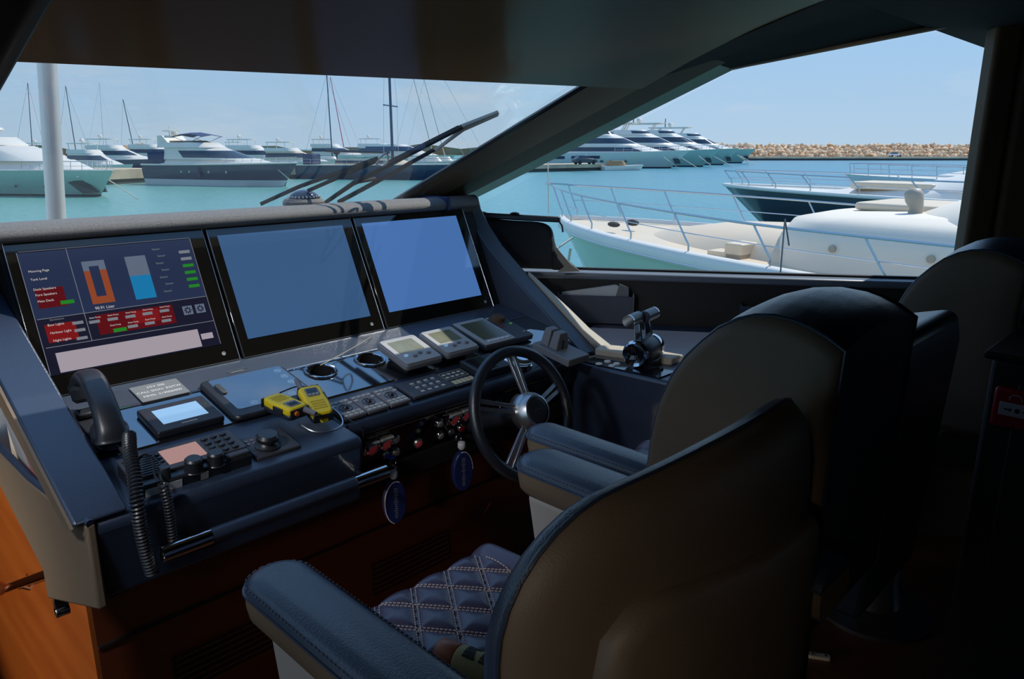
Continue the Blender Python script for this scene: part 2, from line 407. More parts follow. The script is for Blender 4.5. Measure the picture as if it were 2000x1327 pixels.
# low cabinet aft on the right with the fire call point
t = thing('low_cabinet', 'dark low cabinet aft of the right-hand seats carrying the red fire call point', 'cabinet', (2.3, -.3, -1.62))
b = MB(); b.box(1.95, 2.75, -1.2, .36, -1.62, -.47); b.build('cabinet_body', 'sidewall', t, bevel=.01)
b = MB(); b.box(1.93, 2.77, -1.22, .375, -.47, -.45); b.build('cabinet_top', 'trim_dark', t, bevel=.008)
b = MB(); b.box(1.943, 1.95, -1.1, .30, -1.5, -.52); b.build('cabinet_door', 'sidewall', t, bevel=.004)
CALL = frame((1.9428, .338, -.617), (0, -1, 0), (0, 0, 1))
t = thing('fire_call_point', 'red fire alarm call point with a white plate on the dark cabinet', 'alarm', (1.9428, .29, -.617))
b = MB(); b.box(0, .095, 0, .090, 0, .028, M=CALL); b.build('alarm_housing', 'red', t, bevel=.006)
b = MB(); b.box(.014, .083, .030, .060, .027, .031, M=CALL); b.build('alarm_plate', 'white', t, bevel=.001)
b = MB(); b.prism([(.024, .0435), (.034, .0435), (.034, .0405), (.040, .045), (.034, .0495), (.034, .0465), (.024, .0465)], .0312, .0318, M=CALL)
b.prism([(.075, .0435), (.065, .0435), (.065, .0405), (.059, .045), (.065, .0495), (.065, .0465), (.075, .0465)], .0312, .0318, M=CALL)
b.cyl((.0495, .045, .0312), (.0495, .045, .0318), .0055, n=16, M=CALL); b.build('alarm_symbol', 'print_black', t, smooth=False)
b = MB(); b.tube([(.043 + .012 * math.cos(a), .070 + .010 * math.sin(a), .0285) for a in [math.radians(200 - 22 * i) for i in range(11)]], .001, 5, M=CALL); b.build('alarm_emblem', 'white', t)
# added stairwell fill light (port side, unseen, put in to warm the wooden wall)
t = thing('stair_fill_light', 'added warm fill light, unseen, in the stairwell left of the console', 'wall light', (-1.60, 2.7, -1.25))
WLM = T(-1.60, 2.7, -1.25) @ RY(90)
b = MB(); b.lathe([(0, .0), (.085, 0), (.085, .02), (.07, .03)], 28, M=WLM); b.build('fill_light_body', 'satin_steel', t)
b = MB(); b.lathe([(.07, .03), (.055, .05), (0, .058)], 28, M=WLM); b.build('fill_light_diffuser', 'fill_glow', t)
ld = bpy.data.lights.new('stair_fill_bulb', 'SPOT'); ld.energy = 60; ld.color = (1, .78, .55); ld.spot_size = math.radians(70); ld.spot_blend = .5; ld.shadow_soft_size = .06
lo_ = bpy.data.objects.new('stair_fill_bulb', ld); COL.objects.link(lo_); lo_.parent = t; lo_.location = (.075, 0, 0); lo_.rotation_euler = (0, math.radians(-90), 0)
# added unseen fill light over the port aisle, brightens the seat sides
lp, la = Vector((-1.35, -.35, .40)), Vector((.30, .62, -.60))
t = thing('aisle_fill_light', 'added warm fill light, unseen, over the aisle behind the seats', 'fill light', lp)
b = MB(); b.lathe([(0, .025), (.05, .025), (.05, 0), (.04, -.01)], 24, M=T(*lp)); b.build('fill_light_body', 'satin_steel', t)
b = MB(); b.lathe([(.04, -.008), (0, -.012)], 24, M=T(*lp)); b.build('fill_light_diffuser', 'fill_glow', t)
ld = bpy.data.lights.new('aisle_fill_bulb', 'SPOT'); ld.energy = 20; ld.color = (1, .84, .66); ld.spot_size = math.radians(36); ld.spot_blend = .8; ld.shadow_soft_size = .10
lo_ = bpy.data.objects.new('aisle_fill_bulb', ld); COL.objects.link(lo_); lo_.parent = t; lo_.location = (0, 0, -.03); lo_.rotation_euler = (lp - la).to_track_quat('Z', 'Y').to_euler()
# added unseen ceiling lamp, put in to brighten the console
lp = Vector((-.28, 1.15, .352))
t = thing('console_fill_light', 'added fill light, unseen, aimed at the console', 'fill light', lp)
b = MB(); b.lathe([(0, .015), (.045, .015), (.045, 0), (.036, -.006)], 24, M=T(*lp)); b.build('fill_light_body', 'satin_steel', t)
b = MB(); b.lathe([(.036, -.005), (0, -.008)], 24, M=T(*lp)); b.build('fill_light_diffuser', 'fill_glow', t)
ld = bpy.data.lights.new('console_fill_bulb', 'SPOT'); ld.energy = 24; ld.color = (.95, .96, 1); ld.spot_size = math.radians(72); ld.spot_blend = .7; ld.shadow_soft_size = .08
lo_ = bpy.data.objects.new('console_fill_bulb', ld); COL.objects.link(lo_); lo_.parent = t; lo_.location = (0, 0, -.03); lo_.rotation_euler = (lp - Vector((.95, 1.72, -.70))).to_track_quat('Z', 'Y').to_euler()
# small lit foot rest end on the floor
t = thing('floor_plate', 'small pale metal plate on the dark floor at lower right', 'plate', (2.2, .745, -1.62), (0, 0, math.radians(-60)))
b = MB(); b.prism(rrect(-.035, .035, -.012, .012, .008), 0, .012); b.build('plate_body', 'trim_beige', t, local=True, bevel=.002)
for x in (-.02, .02): b = MB(); b.cyl((x, 0, .012), (x, 0, .014), .004, n=10); b.build('screw', 'steel', t, local=True)

# ================================================================== HELM CONSOLE
t = CON = thing('helm_console', 'dark leather helm console with three displays, side fins and wooden base', 'console', (1.2, 1.9, -1.62))
TH = math.atan(.19)
def dk(x, s, h=0): return Vector((x, 1.5 + s * math.cos(TH) - h * math.sin(TH), -.715 + s * math.sin(TH) + h * math.cos(TH)))
DECK = frame((0, 1.5, -.715), (1, 0, 0), (0, math.cos(TH), math.sin(TH)))
b = MB(); yz(b, [(1.515, -.888), (1.496, -.75), (1.49, -.724), (1.497, -.708), (1.515, -.703), (1.735, -.674), (1.735, -.80), (1.72, -.888)], .362, .988)
b.build('front_apron', 'leather_navy', t, bevel=.010, seg=3)
b = MB(); yz(b, [(1.655, -.90), (1.606, -.756), (1.585, -.747), (1.572, -.722), (1.580, -.704), (1.60, -.699), (1.735, -.674), (1.735, -.88)], .988, 1.965)
b.build('front_bullnose', 'leather_navy', t, bevel=.010, seg=3)
b = MB(); b.box(.44, 2.045, .236, .432, -.03, 0, M=DECK); dp = b.build('deck_panel', 'deck_gloss', t, smooth=False)
for cx_ in (1.108, 1.282):   # the cup holder wells are cut through the panel
    cu_ = MB().cyl((cx_, .382, -.05), (cx_, .382, .05), .0405, n=32, M=DECK).build('well_cutter', 'deck_gloss', t)
    mo_ = dp.modifiers.new('cut', 'BOOLEAN'); mo_.operation = 'DIFFERENCE'; mo_.object = cu_; mo_.solver = 'EXACT'
    me_ = bpy.data.meshes.new_from_object(dp.evaluated_get(bpy.context.evaluated_depsgraph_get())); dp.modifiers.clear(); dp.data = me_; bpy.data.objects.remove(cu_)
b = MB(); b.box(.44, 2.045, .437, .585, -.03, .003, M=DECK); b.build('rear_ledge', 'ledge_black', t, bevel=.004)
b = MB(); b.box(.44, 2.045, .431, .438, -.01, .0025, M=DECK); b.build('hinge_strip', 'chrome', t)
b = MB(); yz(b, [(2.062, -.625), (2.245, -.235), (2.31, -.235), (2.31, -.85), (1.75, -.85), (1.75, -.72), (2.05, -.66)], .43, 2.06)
b.build('display_bulkhead', 'black_matte', t)
b = MB(); yz(b, [(2.232, -.237), (2.212, -.228), (2.208, -.216), (2.216, -.203), (2.235, -.193), (2.265, -.187), (2.40, -.196), (2.50, -.235), (2.50, -.30), (2.25, -.28)], -1.6, 2.075)
b.build('hood', 'leather_grey', t, bevel=.006, seg=2)
b = MB(); b.box(1.900, 1.916, 2.205, 2.40, -.235, -.1835); b.build('hood_strap', 'fob_blue', t, bevel=.002)
fin = [(1.49, -.70), (1.50, -.693), (1.92, -.512), (2.27, -.361), (2.43, -.292), (2.43, -.36), (1.93, -.562), (1.62, -.682), (1.52, -.712)]
b = MB(); yz(b, fin, .330, .43); b.build('side_fin', 'leather_navy', t, bevel=.006, seg=2)
b = MB(); yz(b, [(y_, z_ - .004) for y_, z_ in fin], .324, .330); b.build('fin_side', 'leather_taupe', t)
b = MB(); b.box(.385, .428, 1.66, 2.43, -.86, -.67); b.box(.385, .428, 1.92, 2.43, -.67, -.57); b.build('end_recess', 'leather_navy', t)
fin = [(1.64, -.735), (1.82, -.613), (2.0, -.488), (2.14, -.385), (2.22, -.305), (2.265, -.245), (2.28, -.20), (2.30, -.188), (2.42, -.20), (2.45, -.85), (1.66, -.78)]
b = MB(); yz(b, fin, 2.05, 2.135); b.build('side_fin', 'ledge_black', t, bevel=.006, seg=2)
b = MB(); b.loft([[(2.137, y, z + .010), (2.137 + w_, y, z + .004), (2.137 + w_, y, z - .05), (2.137, y, z - .05)] for y, z, w_ in ((1.60, -.735, .055), (1.72, -.677, .05), (1.82, -.610, .042), (1.92, -.545, .03), (2.0, -.487, .012))]); b.build('fin_trim', 'trim_beige', t)
# outer left end panel, with the pocket behind it
pp = [(1.488, -.705), (1.60, -.690), (1.72, -.672), (1.85, -.632), (1.985, -.585), (1.885, -.704), (1.72, -.883), (1.72, -.952), (1.488, -.889)]
b = MB(); X = lambda y: .360 - .171 * (y - 1.5)
b.loft([[(X(y) - .012, y, z) for y, z in pp], [(X(y) + .006, y, z) for y, z in pp]]); b.build('end_panel', 'leather_taupe', t, bevel=.005)
b = MB(); b.tube([(X(y) - .004, y, z + .003) for y, z in pp[:5]], .008, 8); b.build('end_panel_edge', 'leather_navy', t)
b = MB(); b.box(.36, .42, 1.52, 1.75, -.89, -.80); b.build('end_filler', 'black_matte', t)
b = MB(); b.box(.318, .345, 1.70, 1.715, -.985, -.94); b.cyl((.318, 1.7075, -.985), (.345, 1.7075, -.985), .013, n=12); b.build('panel_hook', 'steel', t, bevel=.002)
# wooden base with louvred vents
b = MB(); b.box(.43, 2.04, 1.895, 2.30, -2.72, -.86); b.build('base_cabinet', 'wood_shaded', t)
b = MB(); b.box(.42, 2.10, 1.62, 1.92, -.93, -.875); b.build('underside', 'black_matte', t)
b = MB(); b.box(.43, 2.04, 1.885, 1.897, -1.235, -1.228); b.build('base_seam', 'trim_dark', t)
for x0, x1 in ((1.26, 1.60), (.60, .95)):
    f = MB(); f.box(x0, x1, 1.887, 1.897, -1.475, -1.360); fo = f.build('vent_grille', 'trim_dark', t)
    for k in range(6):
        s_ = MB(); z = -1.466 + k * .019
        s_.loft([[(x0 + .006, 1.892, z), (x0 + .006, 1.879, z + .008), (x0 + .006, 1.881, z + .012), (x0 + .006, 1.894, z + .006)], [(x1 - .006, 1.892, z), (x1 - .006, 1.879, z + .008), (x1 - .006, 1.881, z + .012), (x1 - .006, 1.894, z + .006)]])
        s_.build('vent_slat', 'wood_shaded', fo, smooth=False)
# fascia: switch panels
FA = frame((0, 1.602, -.757), (1, 0, 0), (0, -.049, .14))
def fa(x, z): # point given on the vertical plane y=1.62
    return Vector((x, (z + .757) * 1.06, .004))
b = MB(); b.prism(rrect(1.035, 1.462, -.142, .002, .008), .0, .004, M=FA); b.build('switch_fascia', 'gloss_black', t)
b = MB(); b.prism(rrect(1.55, 1.90, -.142, .002, .008), .0, .004, M=FA); b.build('switch_fascia', 'gloss_black', t)
b = MB(); b.box(1.05, 1.455, .0, .0012, .004, .0048, M=FA); b.box(1.60, 1.89, .0, .0012, .004, .0048, M=FA); b.build('fascia_pinstripe', 'light_plastic', t)
for x0, x1, z in ((1.075, 1.15, -.778), (1.345, 1.41, -.773)):
    b = MB(); n = 9
    for k in range(n):
        if k % 3 == 2: continue
        a = x0 + (x1 - x0) * k / n; b.box(a, a + (x1 - x0) / n * .8, (z + .757) * 1.06, (z + .757) * 1.06 + .003, .004, .0046, M=FA)
    b.build('panel_lettering', 'key_gold', t)
def roundbtn(x, z, r, cap, ring='chrome'):
    p = fa(x, z); M = FA @ T(*p)
    o = MB().lathe([(0, .004), (r * .7, .006), (r, .008), (r * 1.12, .006), (r * 1.18, 0)], 20, M=M).build('push_button', ring, t)
    MB().lathe([(0, .011), (r * .6, .0108), (r * .72, .009), (r * .74, .004)], 18, M=M).build('button_cap', cap, o)
def guard(x, z, cap):
    p = fa(x, z); M = FA @ T(*p); w_ = .021
    o = MB().prism(rrect(-w_, w_, -w_, w_, .004), 0, .005, M=M).build('start_button', 'chrome', t, bevel=.001)
    MB().lathe([(.017, .005), (.019, .014), (.017, .016), (.015, .012), (.0145, .005)], 20, M=M).build('button_ring', 'chrome', o)
    MB().lathe([(0, .012), (.011, .0115), (.0135, .009), (.014, .004)], 18, M=M).build('button_cap', cap, o)
    MB().box(-w_, w_, w_ - .004, w_ + .003, 0, .016, M=M).build('button_guard', 'light_plastic', o, bevel=.001)
guard(1.090, -.800, 'red_glow'); guard(1.136, -.798, 'red_glow'); guard(1.389, -.793, 'red_glow'); guard(1.436, -.791, 'red_glow')
for x, z, c in ((1.174, -.799, 'light_plastic'), (1.184, -.846, 'light_plastic'), (1.334, -.793, 'light_plastic'), (1.351, -.841, 'light_plastic')): roundbtn(x, z, .0135, c)
roundbtn(1.266, -.842, .0145, 'red_glow', 'satin_steel'); roundbtn(1.436, -.841, .0135, 'red'); roundbtn(1.255, -.794, .008, 'dark_plastic', 'dark_plastic')
for x, z in ((1.152, -.846), (1.398, -.846)):
    MB().lathe([(0, .006), (.008, .006), (.0115, .004), (.013, 0)], 18, M=FA @ T(*fa(x, z))).build('key_switch', 'satin_steel', t)
MB().cyl((1.67, -.055, .004), (1.67, -.055, .0055), .027, n=24, M=FA).build('round_sticker', 'white', t)
bb = MB()
for k in range(7): bb.box(1.655 + k * .004, 1.6565 + k * .004, -.068 + (k % 3) * .003, -.043 - (k % 2) * .004, .0055, .006, M=FA)
bb.build('sticker_print', 'fob_blue', t)
MB().tube([(1.575 + .022 * math.cos(i * PI / 8), -.045 + .022 * math.sin(i * PI / 8), .008) for i in range(16)], .0022, 6, M=FA, closed=True).build('horn_ring', 'chrome', t)
# grab rail: chrome ends, leather wrapped middle
t = thing('grab_rail', 'chrome grab rail with dark leather wrap along the console front', 'rail', (.74, 1.45, -.80))
RL = lambda x: (x, 1.448, -.797)
b = MB(); b.tube([RL(.566), RL(.75), RL(.93)], .0165, 16); b.build('leather_wrap', 'leather_navy', t)
for a, c in ((.466, .567), (.928, 1.022)):
    b = MB(); b.tube([RL(a), RL(c)], .0175, 18); b.build('rail_end', 'chrome', t)
for x in (.52, .97):
    b = MB(); b.tube([RL(x), (x, 1.50, -.80)], .008, 10); b.build('rail_bracket', 'chrome', t)
# keys with blue float fobs
for k, (kx, kz, lab, blue) in enumerate(((1.152, -.846, 'dark blue oval float key fob hanging from the left ignition with a blue key', True), (1.398, -.846, 'dark blue oval float key fob hanging from the right ignition beside the red button', False))):
    p = FA @ fa(kx, kz); fx = (1.113, 1.364)[k] + .004; fy = 1.548; top = (-.885, -.874)[k]
    t = thing('key_fob', lab, 'key fob', (fx, fy, top - .13), group='ignition keys with float fobs')
    b = MB(); kd = Vector((0, -.03, -.004)); b.box(p.x - .009, p.x + .009, p.y - .036, p.y - .006, p.z - .002, p.z + .002); b.build('key', 'blue_key' if blue else 'steel', t, bevel=.0008)
    b = MB(); c = p + Vector((0, -.036, -.010)); b.tube([c + Vector((.011 * math.cos(i * PI / 7), .002, .011 * math.sin(i * PI / 7))) for i in range(14)], .0012, 6, closed=True); b.build('split_ring', 'steel', t)
    b = MB(); e = Vector((fx, fy, top + .028)); c2_ = c + Vector((0, 0, -.011)); b.tube(catmull([c2_, (c2_ + e) * .5 + Vector((.006, -.004, 0)), e], 6), .0022, 6); b.build('key_cord', 'white', t)
    b = MB(); b.lathe([(0, .012), (.010, .012), (.012, .008), (.012, -.004), (.008, -.010), (0, -.010)], 14, M=T(fx, fy, top + .014)); b.build('fob_collar', 'white', t)
    M = T(fx, fy, top - .066) @ RZ(-12) @ RX(90)
    prof = [(.034 * math.cos(i * PI / 16), .064 * math.sin(i * PI / 16)) for i in range(32)]
    b = MB(); b.prism(prof, -.010, .010, M=M); fb = b.build('fob_float', 'fob_blue', t, bevel=.004)
    if blue:
        b = MB(); bz = [(.0325 * math.cos(i * PI / 16), .0625 * math.sin(i * PI / 16), .0085) for i in range(6, 24)]; b.tube(bz, .0012, 5, M=M); b.build('fob_rim', 'print_white', fb)
    else:
        b = MB(); bz = [(.0325 * math.cos(i * PI / 16), .0625 * math.sin(i * PI / 16), .0085) for i in range(0, 10)]; b.tube(bz, .0012, 5, M=M); b.build('fob_rim', 'print_white', fb)
    b = MB(); rr = random.Random(3)
    for i in range(14):
        yy = -.045 + i * .0066; h = .003 + .004 * rr.random(); b.box(-h, h, yy, yy + .0028, .0101, .0106, M=M)
    b.build('fob_lettering', 'grey_plastic', fb)
# stair handrail
t = thing('stair_handrail', 'stainless handrail on the orange wooden stairwell wall', 'handrail', (.36, 2.2, -1.2))
b = MB(); b.tube([(.36, 1.87, -.972), (.36, 2.3, -1.196), (.36, 2.75, -1.432)], .013, 14); b.build('handrail_tube', 'chrome', t)
b = MB(); b.tube([(.36, 2.52, -1.305), (.40, 2.56, -1.34), (.425, 2.56, -1.36)], .009, 10); b.build('handrail_bracket', 'chrome', t)
b = MB(); b.sph((.345, 2.56, -1.325), .022, (.8, 1, 1), 14); b.build('handrail_knob', 'wood', t)
# ================================================================== DISPLAYS
ey_ = Vector((0, .18, .377)).normalized()
def disp(x0, x1, label, scr, d0, d1, group='chart plotter displays'):
    t = thing('marine_display', label, 'display', (x0, 2.05, -.607), (math.atan2(.377, .18), 0, 0), group)
    W = x1 - x0
    b = MB(); b.prism(rrect(0, W, 0, .417, .006), -.02, 0); b.build('bezel', 'bezel', t, local=True, bevel=.002)
    b = MB(); b.tube([(0.002, .002, .001), (W - .002, .002, .001), (W - .002, .415, .001), (.002, .415, .001)], .0015, 5, closed=True); b.build('bezel_edge', 'satin_steel', t, local=True)
    b = MB(); b.box(d0 - x0, d1 - x0, .056, .386, 0, .0008); s_ = b.build('screen', scr, t, local=True, smooth=False)
    b = MB(); b.lathe([(0, .0012), (.0035, .0012), (.0048, .0022), (.006, .0012), (.006, 0)], 16, M=T(W - .036 if x0 > 1.4 and x1 > 1.9 else W - .045, .027, 0)); b.build('power_button', 'light_plastic', t, local=True)
    return t, s_
D1, S1_ = disp(.437, .949, 'left marine display showing tank levels and red switch panels', 'screen_dark', .462, .905)
D2, _s = disp(.958, 1.470, 'middle marine display with plain dim blue screen', 'screen_blue', .988, 1.430)
D3, _s = disp(1.480, 1.995, 'right marine display with plain bright blue screen beside the side fin', 'screen_bright', 1.509, 1.950)
def ui(name, x0, x1, y0, y1, m, z=.0009, par=None):
    b = MB(); b.box(x0 - .437, x1 - .437, y0, y1, .0006, z); return b.build(name, m, par or S1_, local=True, smooth=False)
ui('page_background', .465, .902, .205, .383, 'ui_navy')
for a in ((.468, .902, .386, .387), (.468, .578, .204, .2055), (.578, .902, .204, .2055), (.470, .902, .128, .1295), (.576, .5775, .128, .385), (.463, .4645, .058, .385), (.903, .9045, .058, .385)): ui('divider_line', *a, 'ui_line', .0011)
ui('red_zone', .480, .545, .232, .285, 'ui_darkred', .00105); ui('red_zone', .480, .55, .140, .188, 'ui_red', .00105); ui('red_zone', .60, .80, .140, .195, 'ui_darkred', .00105); ui('red_zone', .69, .76, .155, .19, 'ui_red', .0011)
ui('text_box', .487, .850, .060, .112, 'ui_white', .0011); ui('keypad_key', .855, .889, .079, .096, 'ui_white', .0011)
ui('fuel_tank', .603, .659, .225, .345, 'ui_pale', .0011); ui('fuel_level', .603, .659, .225, .318, 'ui_orange', .0013); ui('fuel_gap', .618, .642, .245, .330, 'ui_navy', .0015)
ui('water_tank', .712, .767, .222, .347, 'ui_pale', .0011); ui('water_level', .712, .767, .222, .290, 'ui_blue', .0013)
for a in ((.530, .562, .236, .246), (.634, .667, .141, .151)): ui('switch_on', *a, 'ui_green', .0012)
for i in range(6): ui('switch_on', .862, .893, .236 + i * .021, .245 + i * .021, 'ui_green' if i < 4 else 'ui_line', .0012)
for x, y in ((.594, .178), (.639, .178), (.684, .178), (.729, .179), (.775, .180), (.683, .150), (.728, .151), (.773, .151), (.555, .182), (.555, .162), (.555, .140)): ui('switch_off', x - .012, x + .014, y - .004, y + .004, 'ui_line', .0012)
def uitext(body, x, y, size, m='ui_text', align='LEFT'):
    return text('screen_text', body, size, m, S1_, T(x - .437, y, .0014), align, .0001)
for s_, x, y in (('Deck Speakers', .478, .283), ('Fore Speakers', .479, .268), ('Main Deck', .480, .251), ('Bow Lights', .487, .186), ('Harbour Light', .488, .165), ('Night Lights', .490, .144), ('Mooring Page', .478, .332), ('Tank Level', .478, .310)): uitext(s_, x, y, .0085)
uitext('90.91 Liter', .605, .213, .011); uitext('Illumination', .495, .199, .007, 'ui_line')
for x, y in ((.585, .189), (.630, .189), (.675, .189), (.720, .190), (.766, .191), (.629, .161), (.674, .161), (.719, .162), (.764, .162)): uitext('Deck Pump', x, y, .0058)
for i in range(7): uitext('Sensor', .79 + .01 * (i % 2), .235 + i * .021, .008, 'ui_line')
for x0 in (.826, .862):   # round fan icons
    f = ui('fan_icon', x0, x0 + .027, .158, .184, 'ui_pale', .0011); b = MB(); c = (x0 + .0135 - .437, .171)
    for k in range(8):
        a = k * PI / 4; b.box(.004, .010, -.0018, .0018, .0011, .0014, M=T(c[0], c[1], 0) @ RZ(math.degrees(a)))
    b.build('fan_blades', 'screen_dark', S1_, local=True, smooth=False)
# ================================================================== THINGS ON THE CONSOLE DECK (local frame: x right, y up the slope, z off the deck)
def on_deck(name, label, cat, x, s, h=0.001, rz=0, group=None, tilt=0):
    p = dk(x, s, h)
    return thing(name, label, cat, p, (TH + math.radians(tilt), 0, math.radians(rz)), group)
# call sign plaque
t = on_deck('name_plaque', 'grey engraved plaque with ship name and call sign on the rear ledge', 'plaque', .682, .477, .004)
b = MB(); b.prism(rrect(-.061, .061, -.046, .046, .002), 0, .003); b.build('plaque_plate', 'grey_plastic', t, local=True, bevel=.0006)
for s_, y in (('M/Y SISI', .026), ('CALL SIGN: ZGTW', .003), ('MMSI: 319006900', -.021)): text('plaque_text', s_, .0135, 'print_white', t, T(0, y, .0032))
# small display with pale screen
t = on_deck('monitor_panel', 'small black panel with a pale blue screen in front of the plaque', 'display', .668, .312, .001)
b = MB(); b.prism(rrect(-.082, .082, -.066, .066, .006), 0, .018); b.build('panel_housing', 'black_plastic', t, local=True, bevel=.004)
b = MB(); b.box(-.055, .055, -.033, .041, .018, .0188); b.build('screen', 'screen_pale', t, local=True, smooth=False)
b = MB(); b.box(-.018, .020, -.050, -.046, .018, .0185); b.build('panel_print', 'light_plastic', t, local=True)
b = MB(); b.cyl((.070, .020, .018), (.070, .020, .0188), .002, n=8); b.build('status_light', 'ui_green', t, local=True)
# VHF / radio unit
t = on_deck('marine_radio', 'black marine radio with amber screen, keypad and knobs at the console front', 'radio', .585, .083, .001)
b = MB(); b.box(-.125, .125, -.056, .060, 0, .034); b.build('radio_body', 'black_plastic', t, local=True, bevel=.005)
b = MB(); b.prism(rrect(-.126, .126, -.030, .062, .004), .034, .041); b.build('face_plate', 'dark_plastic', t, local=True, bevel=.002)
b = MB(); b.box(-.043, .040, -.014, .048, .041, .0418); b.build('screen', 'screen_warm', t, local=True, smooth=False)
for k in range(8):
    b = MB(); b.box(-.120, -.058, -.022 + k * .009, -.0185 + k * .009, .041, .0428); b.build('speaker_slat', 'black_plastic', t, local=True)
for k in range(4):
    b = MB(); b.prism(rrect(-.055, -.046, -.014 + k * .015, -.006 + k * .015, .002), .041, .045); b.build('soft_key', 'black_plastic', t, local=True, bevel=.001)
for i in range(3):
    for j in range(4):
        b = MB(); b.prism([(.058 + i * .022 + .008 * math.cos(a * PI / 6), -.018 + j * .021 + .0065 * math.sin(a * PI / 6)) for a in range(12)], .041, .046); b.build('number_key', 'black_plastic', t, local=True, bevel=.0015)
for x, r in ((-.004, .019), (.045, .018), (-.066, .012)):
    b = MB(); b.lathe([(0, .030), (r * .8, .030), (r, .026), (r * 1.05, .002), (r * 1.15, 0)], 20, M=T(x, -.043, .030)); k = b.build('knob', 'black_plastic', t, local=True)
b = MB(); b.box(.068, .122, -.052, -.034, .030, .042); b.build('handset_key', 'dark_plastic', t, local=True, bevel=.003)
b = MB(); b.box(-.11, -.035, -.0570, -.0563, .006, .026); b.box(.005, .022, -.0570, -.0563, .006, .026); b.build('front_label', 'paper', t, local=True, smooth=False)
# joystick unit
t = on_deck('joystick_controller', 'flat black controller with a round thumb knob beside the marine radio', 'controller', .781, .079, .001)
b = MB(); b.prism(rrect(-.058, .056, -.049, .049, .004), 0, .016); b.build('controller_body', 'dark_plastic', t, local=True, bevel=.003)
b = MB(); b.lathe([(0, .0), (.030, 0), (.031, .004), (.024, .008), (.020, .014), (.026, .018), (.027, .026), (.022, .033), (0, .034)], 24, M=T(-.012, -.010, .016)); b.build('thumb_knob', 'black_plastic', t, local=True)
for i in range(2):
    for j in range(2):
        b = MB(); b.prism(rrect(-.050 + i * .014, -.041 + i * .014, .012 + j * .014, .020 + j * .014, .003), .016, .0175); b.build('controller_key', 'pad_plastic', t, local=True)
# glossy tablet
t = on_deck('tablet_display', 'black framed glossy touch panel with ring icons in the console middle', 'tablet', .893, .343, .001, -1)
b = MB(); b.prism(rrect(-.122, .122, -.118, .112, .022, 5), 0, .016); b.build('tablet_frame', 'black_plastic', t, local=True, bevel=.006)
b = MB(); b.prism(rrect(-.098, .112, -.082, .104, .010), .016, .0168); b.build('tablet_glass', 'deck_gloss', t, local=True, smooth=False)  # same tilted shading normal, so the glass mirrors the sky
def ringicon(x, y, r=.0085):
    b = MB(); b.tube([(x + r * math.cos(i * PI / 8), y + r * math.sin(i * PI / 8), .0170) for i in range(16)], .0008, 4, closed=True); b.box(x - .004, x + .003, y - .0012, y + .0012, .0168, .0174); b.build('touch_icon', 'icon_blue', t, local=True)
for x in (-.048, -.012, .024, .060): ringicon(x, -.066)
for y in (.075, .035, -.004): ringicon(.092, y)
b = MB(); b.prism(rrect(-.098, -.082, .010, .066, .006), .016, .0225); b.build('tablet_latch', 'dark_plastic', t, local=True, bevel=.002)
t = on_deck('ledge_label', 'faint outlined label printed on the ledge above the touch panel', 'label', .905, .492, .0032)
b = MB(); b.tube([(-.03, -.008, .0006), (.03, -.008, .0006), (.03, .010, .0006), (-.03, .010, .0006)], .0007, 4, closed=True); b.build('label_outline', 'grey_plastic', t, local=True)
b = MB(); b.box(-.02, .018, -.002, .003, 0, .0008); b.build('label_print', 'grey_plastic', t, local=True)
# walkie-talkies
def walkie(label, x, s, h, rz, tilt, flip, yaw=0):
    t = on_deck('walkie_talkie', label, 'radio', x, s, h, rz, 'yellow walkie-talkies on the console', tilt)
    prof = [(-.027, -.048), (-.031, -.015), (-.029, .02), (-.031, .048), (-.022, .056), (.022, .056), (.031, .048), (.029, .02), (.031, -.015), (.027, -.048), (.018, -.056), (-.018, -.056)]
    b = MB(); b.prism([(a * 1.02, c * 1.02) for a, c in prof], .004, .018); b.build('back_shell', 'black_plastic', t, local=True, bevel=.004)
    b = MB(); b.prism(prof, .014, .036); b.build('front_shell', 'yellow', t, local=True, bevel=.006, seg=3)
    b = MB(); b.prism(rrect(-.017, .017, .012, .044, .005), .036, .0375); sc = b.build('screen', 'grey_plastic', t, local=True)
    b = MB(); b.prism(rrect(-.013, .013, .024, .040, .002), .0375, .038); b.build('screen_glass', 'gloss_black', sc, local=True)
    for k in range(3):
        b = MB(); b.cyl((-.010 + k * .010, .018, .0375), (-.010 + k * .010, .018, .0395), .0032, n=10); b.build('radio_key', 'light_plastic', t, local=True)
    for k in range(4):
        b = MB(); b.box(-.018, .018, -.036 + k * .009, -.032 + k * .009, .0355, .0372); b.build('speaker_rib', 'yellow_dark', t, local=True)
    b = MB(); b.tube([(-.016, .052, .024), (-.016, .068, .024), (-.016, .098, .024)], [.0085, .0075, .0060], 12); b.build('antenna', 'pad_plastic', t, local=True)
    b = MB(); b.prism(rrect(-.028, .028, .0545, .0585, .001), .010, .032); b.build('top_cap', 'black_plastic', t, local=True, bevel=.002)
    b = MB(); b.cyl((.012, .058, .022), (.012, .064, .022), .006, n=12); b.build('power_knob', 'orange', t, local=True)
    b = MB(); b.box(.029, .034, -.005, .030, .014, .030); b.build('talk_key', 'black_plastic', t, local=True, bevel=.002)
    b = MB(); b.box(-.0275, .0275, -.0588, -.0545, .008, .032); b.build('bottom_cap', 'black_plastic', t, local=True, bevel=.003)
    b = MB(); b.prism(rrect(-.010, .010, -.068, -.052, .004), .014, .020); b.build('strap_loop', 'yellow_dark', t, local=True, bevel=.001)
    return t
walkie('yellow walkie-talkie lying with its stub antenna toward the camera', .868, .165, .030, 190, -16, True)
walkie('yellow walkie-talkie lying with its screen up and antenna pointing away', .945, .150, .028, -10, 14, False)
t = on_deck('wire_loop', 'thin bent wire stand under the yellow walkie-talkies', 'wire', .93, .10, .004)
